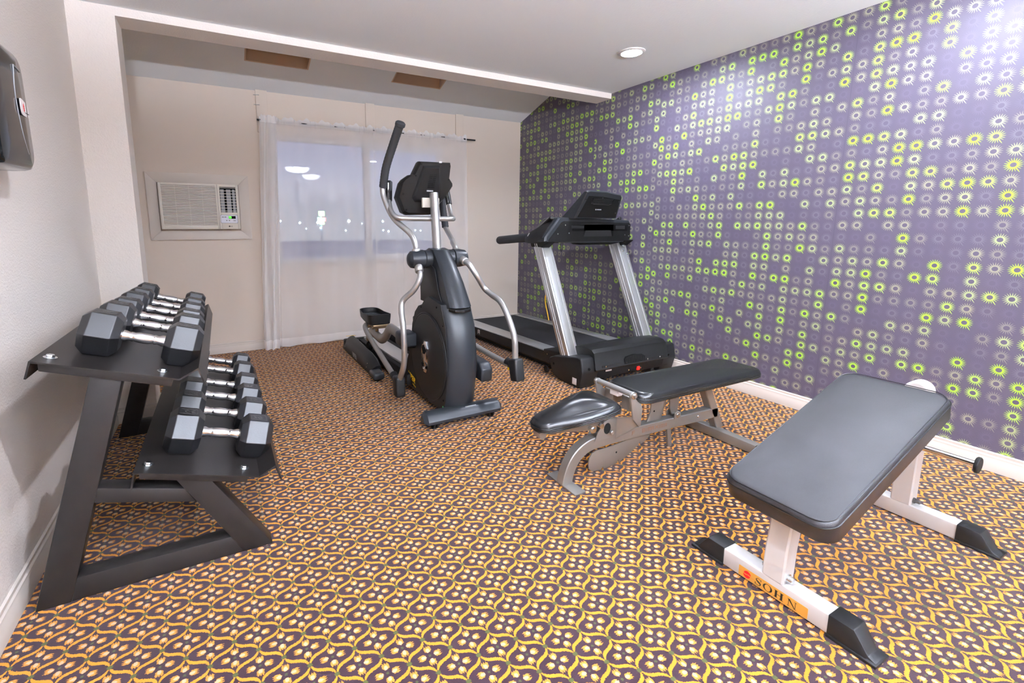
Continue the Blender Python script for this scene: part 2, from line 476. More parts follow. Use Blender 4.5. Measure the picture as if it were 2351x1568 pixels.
# main ceiling with a round cut for the can light is simply a slab; the can ring sits under it
b = B(); box(b, XL, 0, YF, YH0, HC, HC + .12); struct('ceiling', b, M_ceil)
# header beam and the wall stub that carries it
b = B()
prism(b, [(XL, 0), (XP, 0), (XP, HB), (-.0005, HB), (-.0005, 2.95), (XL, 2.95)], 'y', YH0, YH1)
struct('trim_1', b, M_wall)
# sloped alcove ceiling with two framed wells
wells = [(-3.015, -2.507), (-1.754, -1.243)]; wy0, wy1 = -.395, -.98
b = B()
def slab(x0, x1, y0, y1):
    loft(b, [[V((x0, y0, slz(y0))), V((x1, y0, slz(y0))), V((x1, y1, slz(y1))), V((x0, y1, slz(y1)))],
             [V((x0, y0, slz(y0) + .1)), V((x1, y0, slz(y0) + .1)), V((x1, y1, slz(y1) + .1)), V((x0, y1, slz(y1) + .1))]])
slab(XL, 0, .0, wy0); slab(XL, 0, wy1, YH1)
for x0, x1 in ((XL, wells[0][0]), (wells[0][1], wells[1][0]), (wells[1][1], 0)): slab(x0, x1, wy0, wy1)
struct('ceiling', b, M_ceil)
for i, (x0, x1) in enumerate(wells):
    b = B(); t = .012; zt = slz(wy1) + .14
    for (a0, a1, c0, c1) in ((x0 + .0006, x0 + t, wy1 + .0006, wy0 - .0006), (x1 - t, x1 - .0006, wy1 + .0006, wy0 - .0006), (x0 + t, x1 - t, wy0 - t, wy0 - .0006), (x0 + t, x1 - t, wy1 + .0006, wy1 + t)):
        zl0, zl1 = slz(max(c0, c1)) + .002, slz(min(c0, c1)) + .002
        prism(b, [(c0, slz(c0) + .001), (c1, slz(c1) + .001), (c1, zt), (c0, zt)], 'x', a0, a1)
    box(b, x0 - t, x1 + t, wy1 - t, wy0 + t, zt, zt + .02)
    struct('trim_%d' % (2 + i), b, M_well)
# flat boards above the window that carry the rod brackets
for i, (x0, x1) in enumerate(((-2.919, -2.822), (-1.9, -1.807), (-.878, -.78))):
    b = B(); box(b, x0, x1, -.018, 0, 2.05, 2.424, .003)
    o = struct('trim_%d' % (4 + i), b, M_wallb)
    if i == 0:
        for z in (2.375, 2.29):
            b = B(); cyl(b, (x0 - .018, -.010, z), (x0 + .03, -.022, z), .0035, 8); obj('hook', b, M_zinc, o)
# baseboards
def base(name, prof_axis, w0, w1, flip, pos):
    b = B(); pr = [(0, 0), (.016, 0), (.016, .055), (.012, .062), (.012, .074), (.007, .080), (.007, .092), (0, .096)]
    pts = [(pos + flip * d, z) for d, z in pr]
    prism(b, pts, prof_axis, w0, w1); return struct(name, b, M_trim)
base('baseboard_right', 'y', YF, 0, -1, 0)
base('baseboard_left', 'y', YF, YH0, 1, XL)
base('baseboard_back', 'x', XL, 0, -1, 0)
base('baseboard_pier', 'x', XL, XP + .016, -1, YH0)
b = B(); box(b, XP, XP + .016, YH0 - .016, YH1, 0, .098, .002); struct('trim_7', b, M_trim)

# window
w = B()
fy0, fy1 = .02, .09
for (x0, x1, z0, z1) in ((WX0, -2.77, WZ0, WZ1), (-1.07, WX1, WZ0, WZ1), (-2.77, -1.07, WZ0, .869), (-2.77, -1.07, 2.0, WZ1), (-1.926, -1.877, .869, 2.0)):
    box(w, x0, x1, fy0, fy1, z0, z1, .004)
win = struct('window_1', w, M_vinyl)
w = B()
for (x0, x1, z0, z1) in ((-1.877, -1.855, .869, 2.0), (-1.09, -1.07, .869, 2.0), (-1.855, -1.09, .869, .892), (-1.855, -1.09, 1.978, 2.0)):
    box(w, x0, x1, .035, .07, z0, z1, .003)
obj('sash', w, M_vinyl, win)
w = B(); box(w, -1.94, -1.926, .005, .03, 1.34, 1.42, .004); obj('sash_latch', w, M_vinyl, win)
w = B(); box(w, -2.77, -1.926, .053, .057, .869, 2.0); obj('pane', w, M_glass, win)
w = B(); box(w, -1.855, -1.09, .053, .057, .892, 1.978); obj('pane', w, M_glass, win)
w = B(); box(w, WX0 - .0, WX1, -.03, .03, WZ0 - .022, WZ0, .004); obj('sill', w, M_trim, win)

# outside: ground, distant street lights, a lit sign
g = B(); box(g, -60, 60, 1.0, 160, -4.2, -4.0); struct('outside_ground', g, M_hazed_ground)

# ------------------------------------------------------------------ curtain
rod = thing('curtain_rod', 'black metal curtain rod mounted above the sheer white curtains', 'curtain rod', (-1.8, -.07, 2.148))
b = B(); cyl(b, (-2.925, -.07, 2.148), (-.66, -.07, 2.148), .0085, 14, .002); obj('pole', b, M_blackpl, rod)
for x in (-2.87, -1.836, -.80):
    b = B(); box(b, x - .006, x + .006, -.07, -.018, 2.140, 2.156, .002); cyl(b, (x - .009, -.07, 2.148), (x + .009, -.07, 2.148), .0125, 14); box(b, x - .012, x + .012, -.022, -.018, 2.115, 2.18, .002)
    obj('bracket', b, M_blackpl, rod)

def curtain(name, label, x0, x1, xb0, xb1, seed, gathers):
    """voile hung on the rod: fold depth and spacing vary, with a ruffled heading above the pole"""
    rnd = random.Random(seed); b = B(); nx, nz = 420, 46
    ph = [rnd.uniform(0, 6.28) for _ in range(8)]; fr = [rnd.uniform(.7, 1.4) for _ in range(8)]
    grid = []
    L = x1 - x0
    for j in range(nz + 1):
        t = j / nz; z = 2.186 * (1 - t) ** 1.0 + .012 * t if j else 2.19
        row = []
        for i in range(nx + 1):
            s = i / nx; x = x0 + L * s; xb = xb0 + (xb1 - xb0) * s
            xx = x * (1 - t) + xb * t if t > .05 else x
            k = gathers(s)
            ds = .9
            fold = .5 * math.sin(s * L * 19 * fr[0] + ph[0] + 1.2 * math.sin(s * L * 5 + ph[1])) + .35 * math.sin(s * L * 33 * fr[2] + ph[2]) + .25 * math.sin(s * L * 13 + ph[3] + t * 2)
            amp = (.007 + .02 * k) * (.45 + .75 * t)
            zz = z
            if j == 0: zz = 2.183 + .012 * math.sin(s * L * 40 + ph[4]) + .008 * math.sin(s * L * 93 + ph[5])
            y = -.07 + fold * amp - .012 * t
            if abs(zz - 2.148) < .03: y = -.083 + fold * .004
            if j == nz: zz = .012 + .008 * (1 + math.sin(s * L * 22 + ph[6]))
            if k > .5: xx += .012 * math.sin(s * 60 + ph[7]) * t
            row.append(b.verts.new((xx, y, zz)))
        grid.append(row)
    for j in range(nz):
        for i in range(nx): b.faces.new((grid[j][i], grid[j][i + 1], grid[j + 1][i + 1], grid[j + 1][i]))
    o = obj(name, b, M_sheer, angle=180)
    return tag(o, label, 'curtain', 'sheer curtains at the window')
curtain('sheer_curtain', 'sheer white curtain over the left window pane, bunched beside the air conditioner', -2.905, -1.83, -2.985, -1.83, 3, lambda s: 1.0 if s < .13 else .12 + .08 * math.sin(s * 9))
curtain('sheer_curtain', 'sheer white curtain over the right window pane, behind the elliptical trainer', -1.845, -.772, -1.86, -.735, 11, lambda s: .22 + .3 * max(0, math.sin(s * 7)))
# the bunched fold at the left edge: a second layer of the left curtain's cloth
b = B(); rows = []
for j in range(40):
    t = j / 39; z = 2.19 * (1 - t) + .01 * t; row = []
    for i in range(61):
        s = i / 60; wd = .13 + .02 * math.sin(t * 4); xc = -2.895 - .085 * t
        row.append(b.verts.new((xc + wd * s + .008 * math.sin(s * 9 + t * 5), -.088 - .03 * t * (.5 + .5 * math.sin(s * 3.1)) - .016 * math.sin(s * 13 + 1.8 * math.sin(t * 3)) * (.5 + t), z + (.006 * math.sin(s * 40) if j == 0 else 0))))
    rows.append(row)
for j in range(39):
    for i in range(60): b.faces.new((rows[j][i], rows[j][i + 1], rows[j + 1][i + 1], rows[j + 1][i]))
lc = [o for o in bpy.data.objects if o.name == 'sheer_curtain'][0]
obj('gathered_edge', b, M_sheer, lc, angle=180)

# ------------------------------------------------------------------ air conditioner
ac = thing('air_conditioner', 'beige through-wall air conditioner with louvred grille and lit green display', 'air conditioner', (-3.43, 0, 1.36))
X0, X1, Z0, Z1 = -3.8264, -3.0303, 1.0729, 1.6514
b = B(); cx0, cx1, cz0, cz1 = -3.735, -3.122, 1.168, 1.562; ix0, ix1, iz0, iz1 = cx0 - .012, cx1 + .004, cz0 - .016, cz1 + .002
for q in ([(X0, Z1), (X1, Z1), (ix1, iz1), (ix0, iz1)], [(X1 , Z1), (X1, Z0), (ix1, iz0), (ix1, iz1)], [(X1, Z0), (X0, Z0), (ix0, iz0), (ix1, iz0)], [(X0, Z0), (X0, Z1), (ix0, iz1), (ix0, iz0)]):
    prism(b, q, 'y', -.020, 0, .0015)
obj('surround', b, M_trim, ac, label='flat mitred trim boards around the unit')
b = B(); yc = -.075
box(b, cx0, cx1, yc + .012, .05, cz0, cz1, .004)
# front rim: solid strips round the grille, the louvre and the control field
gx0, gx1, gz0, gz1 = -3.715, -3.306, 1.200, 1.542; lx0, lx1, lz0, lz1 = -3.272, -3.143, 1.317, 1.540
for q in ((cx0, gx0, cz0, cz1), (gx1, lx0, cz0, cz1), (lx1, cx1, cz0, cz1), (gx0, gx1, cz0, gz0), (gx0, gx1, gz1, cz1), (lx0, lx1, cz0, lz0), (lx0, lx1, lz1, cz1)):
    box(b, q[0], q[1], yc, yc + .03, q[2], q[3], .002)
obj('casing', b, M_offwhite, ac)
b = B(); box(b, -3.292, -3.290, yc - .0006, yc, cz0 + .002, cz1 - .002); obj('panel_seam', b, M_dark, ac)
b = B(); n = 25
for i in range(n):
    z = gz0 + (i + .5) * (gz1 - gz0) / n; h = (gz1 - gz0) / n * .62
    prism(b, [(yc + .001, z - h / 2), (yc + .012, z - h / 2 - .003), (yc + .012, z + h / 2), (yc + .001, z + h / 2)], 'x', gx0, gx1)
for x in (-3.615, -3.51, -3.41): box(b, x - .0015, x + .0015, yc + .003, yc + .013, gz0, gz1)
obj('intake_grille', b, M_offwhite, ac)
b = B(); box(b, gx0, gx1, yc + .0105, yc + .0118, gz0, gz1); obj('filter', b, M_dark, ac)
b = B(); box(b, lx0, lx1, yc + .0105, yc + .0118, lz0, lz1); obj('air_duct', b, M_void, ac)
b = B()
for i in range(9):
    z = lz0 + .012 + i * (lz1 - lz0 - .02) / 8; box(b, lx0, lx1, yc + .001, yc + .006, z - .0018, z + .0018)
obj('louvre', b, M_offwhite, ac)
b = B()
for x0, x1 in ((lx0 + .004, lx0 + .034), (lx0 + .052, lx0 + .088), (lx0 + .1, lx0 + .122)): box(b, x0, x1, yc + .008, yc + .0105, lz0, lz1 - .02)
obj('air_vane', b, M_greyprint, ac)
b = B(); prism(b, [(-3.2105 + p[0], 1.2575 + p[1]) for p in rrect(.068, .0345, .008)], 'y', yc - .003, yc); cp = obj('control_panel', b, M_acpanel, ac)
b = B(); prism(b, [(-3.2105 + p[0], 1.2575 + p[1]) for p in rrect(.071, .0375, .009)], 'y', yc - .0018, yc); obj('panel_rim', b, M_greyprint, ac)
b = B(); box(b, -3.215, -3.158, yc - .0038, yc - .003, 1.2595, 1.284); obj('display', b, M_void, cp)
b = B(); text(b, '73', .021, (-3.213, yc - .0042, 1.2645), (1, 0, 0), (0, 0, 1), .0003, .0012); obj('digits', b, M_green_led, cp, label='lit green digits')
for x in (-3.232, -3.2105):
    b = B(); cyl(b, (x, yc - .0042, 1.244), (x, yc - .003, 1.244), .0055, 12); obj('button', b, M_greyprint, cp)
b = B(); box(b, -3.178, -3.158, yc - .004, yc - .003, 1.2375, 1.2415); box(b, -3.178, -3.158, yc - .004, yc - .003, 1.2445, 1.2485)
obj('button_print', b, M_greyprint, cp)
b = B()
for x in (-3.2615, -3.2415):
    prism(b, [(x + p[0], 1.2745 + p[1]) for p in rrect(.0085, .0045, .003)], 'y', yc - .0035, yc - .003)
obj('button_row', b, M_greyprint, cp)
b = B(); cyl(b, (-3.213, yc - .0008, 1.192), (-3.213, yc, 1.192), .0065, 16); text(b, 'LG', .013, (-3.204, yc - .0004, 1.1875), (1, 0, 0), (0, 0, 1), .0003, .0003); obj('maker_mark', b, M_dark, ac)

# ------------------------------------------------------------------ wall dispenser on the left wall
dp = thing('wall_dispenser', 'glossy black wall dispenser with white oval label on the left wall', 'dispenser', (XL, -2.84, 1.565))
def dring(x, sc, zs=1.0, wb=.158, wt=.140):
    out = []
    for (yy, zz) in rrect(1, 1, .30, 7):
        w_ = wb + (wt - wb) * (zz + 1) / 2
        out.append(V((x, -2.84 + yy * w_ * sc, 1.565 + zz * .186 * zs)))
    return out
b = B(); loft(b, [dring(XL, 1.0), dring(XL + .055, 1.0), dring(XL + .085, .985, .99), dring(XL + .100, .95, .965), dring(XL + .108, .86, .9), dring(XL + .111, .5, .55)]); obj('cover', b, M_gloss, dp, angle=60)
b = B()
path = [(XL + .1115, -2.80, 1.70), (XL + .1105, -2.815, 1.62), (XL + .1105, -2.81, 1.55), (XL + .1095, -2.785, 1.47), (XL + .106, -2.735, 1.405)]
tube(b, catmull(path, 5), .0022, 6); tube(b, catmull([(XL + .1115, -2.80, 1.70), (XL + .108, -2.74, 1.695), (XL + .098, -2.70, 1.688)], 4), .0022, 6); obj('seam', b, M_greyprint, dp)
b = B(); ex, ey = V((-.12, 1, 0)), V((0, 0, 1))
lab = [(-.062, -.012), (-.050, -.026), (.0, -.024), (.050, -.020), (.062, -.008), (.062, .010), (.05, .020), (.0, .024), (-.050, .024), (-.062, .014)]
lab = [(p.x, p.y) for p in catmull([(x, y, 0) for x, y in lab + lab[:1]], 4)[:-1]]
lo = V((XL + .109, -2.745, 1.578)); flat(b, lab, lo, ex, ey, .002); lb = obj('label', b, M_whiteprint, dp)
b = B(); st = []
for k in range(18):
    a = 2 * PI * k / 18; r = .014 if k % 2 == 0 else .005; st.append((-.018 + r * math.cos(a), r * math.sin(a)))
flat(b, st, lo + V((.0021, 0, 0)), ex, ey, .0006); obj('starburst', b, M_red, lb)
b = B(); text(b, 'es', .026, lo + V((.0024, -.010, -.006)), ex, ey, .0003, .0006); box(b, lo.x + .001, lo.x + .0032, lo.y - .008, lo.y + .03, lo.z - .013, lo.z - .0115); obj('lettering', b, M_blackprint, lb)

# ------------------------------------------------------------------ dumbbell rack
RY0, RY1 = -3.085, -1.640
rack = thing('dumbbell_rack', 'black steel two-shelf dumbbell rack standing along the left wall', 'dumbbell rack', (-3.54, -2.36, 0))
UP = [(-3.829, .757), (-3.813, .809), (-3.446, .697), (-3.387, .727), (-3.369, .664)]
LO = [(-3.612, .344), (-3.599, .402), (-3.227, .290), (-3.169, .320), (-3.151, .259)]
for pr in (UP, LO):
    b = B(); sheet(b, pr, .005, 'y', RY0, RY1); obj('shelf', b, M_blacksteel, rack, angle=20)
slope = math.atan(.3045)
def on(pl, x):  # height of a shelf's flat at x
    (xa, za), (xb, zb) = pl[1], pl[2]; return za + (zb - za) * (x - xa) / (xb - xa)
for y0 in (-3.072, -1.722):
    y1 = y0 + .07
    b = B(); prism(b, [(-3.891, 0), (-3.800, 0), (-3.600, on(UP, -3.600) - .030), (-3.680, on(UP, -3.680) - .030)], 'y', y0, y1, .004); obj('rear_leg', b, M_blacksteel, rack)
    b = B(); prism(b, [(-3.294, 0), (-3.196, 0), (-3.380, on(LO, -3.380) - .026), (-3.487, on(LO, -3.487) - .026)], 'y', y0, y1, .004); obj('front_leg', b, M_blacksteel, rack)
    b = B(); prism(b, [(-3.822, 0), (-3.797, .078), (-3.336, .072), (-3.288, 0)], 'y', y0 + .003, y1 - .003, .003); obj('base_beam', b, M_blacksteel, rack)
    b = B(); prism(b, [(-3.722, .322), (-3.708, .370), (-3.462, .300), (-3.430, .240)], 'y', y0 + .003, y1 - .003, .003); obj('cross_beam', b, M_blacksteel, rack)
    for pl, xa, xb, h in ((UP, -3.796, -3.462, .030), (LO, -3.585, -3.262, .026)):
        b = B(); prism(b, [(xa, on(pl, xa) - .0055), (xb, on(pl, xb) - .0055), (xb - .008, on(pl, xb) - h), (xa, on(pl, xa) - h)], 'y', y0 - .006, y1 + .004, .002); obj('shelf_bracket', b, M_blacksteel, rack)
for pl, xs in ((UP, (-3.780, -3.495)), (LO, (-3.566, -3.275))):
    for y in (-3.022, -1.695):
        for x in xs:
            b = B(); hexbolt(b, (x, y, on(pl, x) + .0005), (math.sin(slope), 0, math.cos(slope)), .0115); obj('bolt', b, M_zinc, rack, label='bright zinc hex bolt and washer')

# ------------------------------------------------------------------ dumbbells
def dumbbell(name, label, group, pl, xc, y, hr, hl, gap, num):
    """hex dumbbell lying across the shelf; hr = half the distance across flats"""
    n = V((math.sin(slope), 0, math.cos(slope))); ex = V((math.cos(slope), 0, -math.sin(slope))); ey = V((0, 1, 0))
    zc = on(pl, xc) + .0008; o = V((xc, y, zc)) + n * hr
    t = thing(name, label, 'dumbbell', o, group)
    P = lambda a, u, v: o + ex * a + ey * u + n * v
    R = hr / math.cos(PI / 6)
    def ring(a, s): return [P(a, R * s * math.cos(PI * k / 3), R * s * math.sin(PI * k / 3)) for k in range(6)]
    for sd in (-1, 1):
        a0 = sd * gap / 2; a1 = sd * (gap / 2 + hl); c = .2 * hl
        tb = B(); loft(tb, [ring(a0, .72), ring(a0 + sd * c, 1), ring(a1 - sd * c, 1), ring(a1, .72)])
        bevel(tb, .002, 2, 15); h = obj('head', tb, M_rubber, t, angle=11)
        # number field on the upper flat: raised frame and figure
        am = (a0 + a1) / 2; w, d = hl * .25, R * .30
        b = B()
        for (u0, u1, v0, v1) in ((-w, w, -d, -d + .003), (-w, w, d - .003, d), (-w, -w + .003, -d, d), (w - .003, w, -d, d)):
            q = [P(am + u0, v0, hr), P(am + u1, v0, hr), P(am + u1, v1, hr), P(am + u0, v1, hr)]
            loft(b, [q, [p + n * .0008 for p in q]])
        sgn = -1 if sd < 0 else 1
        text(b, num, d * 1.5, P(am - sgn * .62 * d * 1.5, -sgn * d * .55, hr), ex * sgn, ey * sgn, .0008, .0006)
        obj('number_plate', b, M_plate, h)
    b = B(); g = gap
    prof = [(.0195, -.5), (.0195, -.43), (.0150, -.33), (.0165, -.27), (.0165, -.24), (.0150, -.23), (.0172, -.12), (.0180, 0)]
    prof = prof + [(r, -z) for r, z in prof[-2::-1]]
    k = min(1, hr / .06)
    lathe(b, [(r * k, z * g) for r, z in prof], o, ex, 22, a0=.1); hd = obj('handle', b, M_chrome, t, angle=60)
    b = B(); lathe(b, [(.0158 * k, -.20 * g), (.0176 * k, -.12 * g), (.0184 * k, 0), (.0176 * k, .12 * g), (.0158 * k, .20 * g)], o, ex, 22, cap=False); obj('knurled_grip', b, M_knurl, hd)
    return t
ordn = ['nearest the camera', 'second from the near end', 'third from the near end', 'fourth from the near end', 'fifth from the near end', 'farthest from the camera']
for i, (y, hr, hl, num) in enumerate(((-2.893, .0715, .115, '25'), (-2.655, .0695, .111, '25'), (-2.462, .0650, .106, '20'), (-2.270, .0650, .104, '20'), (-2.072, .0630, .100, '15'), (-1.835, .0610, .098, '15'))):
    dumbbell('hex_dumbbell', 'black hex dumbbell on the upper shelf of the rack, ' + ordn[i], 'hex dumbbells on the upper shelf', UP, -3.576, y, hr, hl, .128, num)
for i, (y, hr, hl, num) in enumerate(((-2.886, .0735, .117, '30'), (-2.650, .0700, .113, '30'), (-2.430, .0675, .109, '25'), (-2.222, .0655, .106, '25'), (-1.955, .0620, .102, '20'), (-1.745, .0600, .098, '20'))):
    dumbbell('hex_dumbbell', 'black hex dumbbell on the lower shelf of the rack, ' + ordn[i], 'hex dumbbells on the lower shelf', LO, -3.366, y, hr, hl, .130, num)

# ------------------------------------------------------------------ elliptical trainer (front to the camera)
EX = -2.045
el = thing('elliptical_trainer', 'black and silver elliptical trainer standing in front of the curtained window', 'elliptical trainer', (EX, -1.5, 0))
def E_(u, y, z): return V((EX + u, y, z))
# front foot
b = B(); sec = [(-2.470, .040), (-2.474, .058), (-2.456, .090), (-2.425, .104), (-2.385, .098), (-2.365, .060), (-2.372, .036)]
def fs(x, k, dz): return [V((x, -2.42 + (y + 2.42) * k, .068 + (z - .068) * k + dz)) for y, z in sec]
loft(b, [fs(EX - .266, .55, -.006), fs(EX - .245, 1, 0), fs(EX + .245, 1, 0), fs(EX + .268, .55, -.006)]); obj('front_foot', b, M_dkpl, el, angle=40)
for u in (-.192, .19):
    b = B(); cyl(b, E_(u - .018, -2.435, .023), E_(u - .004, -2.435, .023), .023, 18, .003); cyl(b, E_(u + .004, -2.435, .023), E_(u + .018, -2.435, .023), .023, 18, .003); cyl(b, E_(u - .02, -2.435, .023), E_(u + .02, -2.435, .023), .008, 10); box(b, EX + u - .022, EX + u + .022, -2.455, -2.415, .03, .048)
    obj('caster', b, M_blackflat, el)
b = B(); box(b, EX - .06, EX + .06, -2.43, -2.25, .045, .085, .01); obj('foot_link', b, M_blackflat, el)
# flywheel housing: side outline swept across with a bulged front
side = [(-2.345, .058), (-2.10, .040), (-1.80, .040), (-1.735, .075), (-1.705, .150), (-1.74, .24), (-1.80, .33), (-1.835, .43), (-1.85, .52), (-1.905, .615), (-1.97, .665), (-2.035, .685), (-2.075, .72), (-2.140, .750), (-2.250, .735), (-2.330, .725), (-2.392, .60), (-2.418, .44), (-2.415, .28), (-2.385, .12)]
lay = [(-.098, .0, 1), (-.090, .014, 1), (-.05, .038, 1), (0, .050, 1), (.05, .038, 1), (.090, .014, 1), (.098, .0, 1)]
b = B(); rings = []
for u, bul, _ in lay:
    r = []
    for (y, z) in side:
        f = max(0, min(1, (-2.20 - y) / .16)); r.append(E_(u, y - bul * f, z))
    rings.append(r)
loft(b, rings); obj('flywheel_housing', b, M_dkpl, el, angle=32)
b = B(); prism(b, [(y * 1, z) for y, z in side], 'x', EX - .0995, EX - .097); obj('side_panel', b, M_blackpl, el)
b = B(); prism(b, [(y * 1, z) for y, z in side], 'x', EX + .097, EX + .0995); obj('side_panel', b, M_blackpl, el)
for s in (-1, 1):
    b = B(); lathe(b, [(.292, 0), (.292, .006), (.286, .009), (.281, .007), (.276, .011), (.15, .016), (.02, .018)], E_(s * .099, -2.125, .352), (s, 0, 0), 64); obj('flywheel_cover', b, M_blackpl, el, angle=25)
# chrome badge on the cover
b = B(); oc = [(-.022, .105), (.022, .105), (.048, .06), (.050, -.055), (.022, -.105), (-.022, -.105), (-.050, -.055), (-.048, .06)]
def bad(k, x): return [E_(-x, -2.118 - p[0] * k, .352 + p[1] * k) for p in oc]
loft(b, [bad(1, .112), bad(1, .122), bad(.80, .127), bad(.62, .122), bad(.35, .126)]); bg = obj('badge', b, M_chrome, el, angle=20)
b = B(); flat(b, [(-.012, .02), (.012, .02), (.03, .055), (.012, .078), (-.012, .078), (-.03, .055)], E_(-.1275, -2.118, .352), (0, -1, 0), (0, 0, 1), .0012); flat(b, [(-.03, -.01), (-.012, -.04), (-.012, -.08), (-.034, -.055)], E_(-.1275, -2.118, .352), (0, -1, 0), (0, 0, 1), .0012); obj('badge_inset', b, M_void, bg)
b = B(); an = math.radians(-12); text(b, 'VIPER', .056, E_(-.0998, -1.745, .118), (0, -math.cos(an), math.sin(an)), (0, math.sin(-an) * -1, math.cos(an)), .0006, .001, .25); obj('lettering', b, M_yellow, el, label='yellow lettering')
b = B(); strokes(b, [[(0, 0), (.05, 0)]], E_(-.0998, -1.845, .078), (0, -math.cos(an), math.sin(an)), (0, 0, 1), .007); obj('lettering_dash', b, M_yellow, el)
for (y, z) in ((-2.36, .60), (-2.39, .36), (-2.36, .13), (-2.10, .055), (-1.83, .06), (-2.02, .665), (-2.27, .70)):
    b = B(); cyl(b, E_(-.0995, y, z), E_(-.102, y, z), .006, 10); obj('screw', b, M_void, el)
b = B(); cyl(b, E_(-.0995, -2.352, .085), E_(-.1015, -2.352, .085), .0075, 12); obj('sticker', b, mat('green_sticker', '#3fae7a', .5), el, label='small round green sticker')
b = B(); box(b, EX + .01, EX + .085, -2.4425, -2.4395, .095, .101); obj('sticker', b, M_greyprint, el)
# neck shroud
nk = [(-1.945, .70), (-1.945, .93), (-1.985, 1.03), (-2.06, 1.055), (-2.125, 1.045), (-2.21, .965), (-2.31, .85), (-2.40, .715), (-2.30, .69)]
b = B(); rings = []
for u, k in ((-.072, 0), (-.060, .35), (-.040, .8), (0, 1), (.040, .8), (.060, .35), (.072, 0)):
    r = []
    for y, z in nk:
        f = max(0, min(1, (-2.03 - y) / .1)); kk = 1 - .22 * max(0, (z - .75) / .3)
        r.append(E_(u * kk, y - .038 * k * f, z))
    rings.append(r)
loft(b, rings); obj('neck_shroud', b, M_dkpl, el, angle=30)
b = B(); tube(b, [E_(-.066, -2.385, .702), E_(-.045, -2.425, .698), E_(0, -2.442, .697), E_(.045, -2.425, .698), E_(.066, -2.385, .702)], .011, 8); obj('neck_collar', b, M_blackflat, el)
b = B(); prism(b, [(-1.95, .70), (-1.95, .92), (-2.04, .985), (-2.19, .93), (-2.24, .80), (-2.30, .71)], 'x', EX - .0745, EX - .070, .001); obj('neck_panel', b, M_blackpl, el)
# pivot hub
HY, HZ = -2.08, .985
b = B(); cyl(b, E_(-.105, HY, HZ), E_(.105, HY, HZ), .058, 28, .006); obj('pivot_hub', b, M_dkpl, el)
for s in (-1, 1):
    b = B(); lathe(b, [(.050, .104), (.061, .108), (.060, .150), (.053, .190), (.036, .205), (.01, .209)], E_(0, HY, HZ), (s, 0, 0), 28); obj('pivot_cap', b, M_dkpl, el)
# mast
b = B(); tube(b, [E_(0, -2.066, 1.03), E_(0, -2.020, 1.405)], 0, 24, True, ell=(.036, .027), up=(0, 1, 0)); obj('mast', b, M_silver, el, angle=50)
# console shell (its back faces the camera)
shell = [(-.045, 1.602), (.170, 1.606), (.176, 1.590), (.177, 1.510), (.205, 1.478), (.208, 1.462), (.168, 1.392), (.095, 1.310), (.070, 1.276), (-.100, 1.272), (-.130, 1.285), (-.178, 1.380), (-.160, 1.468), (-.142, 1.492), (-.105, 1.518), (-.080, 1.522)]
shell = [(u - .035, z) for u, z in shell]
cu = sum(p[0] for p in shell) / len(shell); cz = 1.45
def sh(y, k): return [E_(cu + (u - cu) * k, y - .30 * (z - 1.42), cz + (z - cz) * k) for u, z in shell]
b = B(); loft(b, [sh(-1.862, 1.0), sh(-1.895, 1.03), sh(-1.925, 1.02), sh(-1.948, .95)]); con = obj('console', b, M_blackpl, el, angle=28)
b = B(); cen = [(-.055, 1.575), (.055, 1.577), (.085, 1.385), (.060, 1.36), (-.085, 1.36), (-.105, 1.385)]
def ce(y, k): return [E_(-.005 + u * k, y - .30 * (z - 1.42), 1.47 + (z - 1.47) * k) for u, z in cen]
loft(b, [ce(-1.94, 1.1), ce(-1.956, 1.0), ce(-1.966, .86)]); obj('console_hump', b, M_blackpl, con, angle=25)
b = B()
for i in range(10):
    z = 1.548 - .0115 * i; y = -1.9665 - .30 * (z - 1.42)
    for u0, u1 in ((-.025, -.004), (.001, .022)): box(b, EX + u0 + .012 - .0012 * i, EX + u1 + .012 - .0012 * i, y - .002, y + .004, z - .0022, z + .0022)
obj('vent_slots', b, M_void, con)
b = B(); box(b, EX - .028, EX + .018, -1.972 - .30 * .005 , -1.962, 1.417, 1.427, .002); obj('name_badge', b, M_greyprint, con)
b = B(); box(b, EX - .060, EX + .060, -1.975, -1.955, 1.315, 1.378, .003); obj('mounting_plate', b, M_offwhite, con, label='pale metal mounting plate')
for (u, z) in ((-.075, 1.588), (.128, 1.585), (-.105, 1.515), (.13, 1.50), (-.18, 1.40), (.125, 1.39), (-.15, 1.30), (.045, 1.29)):
    b = B(); y = -1.947 - .30 * (z - 1.42); cyl(b, E_(u, y - .003, z), E_(u, y + .01, z), .0055, 10); obj('screw', b, M_void, con)
b = B(); yy = -1.933 - .30 * .178; box(b, EX + .055, EX + .075, yy - .004, yy + .01, 1.600, 1.612, .002); obj('sensor', b, M_whiteprint, con)
# fixed handlebar
hb = [E_(-.235, -1.80, 1.44), E_(-.245, -1.84, 1.36), E_(-.262, -1.93, 1.285), E_(-.245, -1.99, 1.245), E_(-.165, -2.012, 1.242), E_(.125, -2.012, 1.242), E_(.165, -1.98, 1.242), E_(.185, -1.90, 1.26), E_(.20, -1.83, 1.34), E_(.20, -1.80, 1.44)]
b = B(); tube(b, rounded(hb, .05, 6), .0165, 16); fb = obj('fixed_handlebar', b, M_silver, el, angle=60)
for p0, p1 in ((E_(-.246, -1.845, 1.355), E_(-.222, -1.79, 1.49)), (E_(.20, -1.835, 1.34), E_(.20, -1.78, 1.48))):
    b = B(); cyl(b, p0, p1, .0215, 18, .006); gp = obj('pulse_grip', b, M_blackpl, fb)
    b = B(); d = (p1 - p0).normalized(); cyl(b, p0 + d * .015 + V((-.012, -.018, 0)), p1 - d * .015 + V((-.012, -.018, 0)), .003, 8); obj('contact_strip', b, M_chrome, gp)
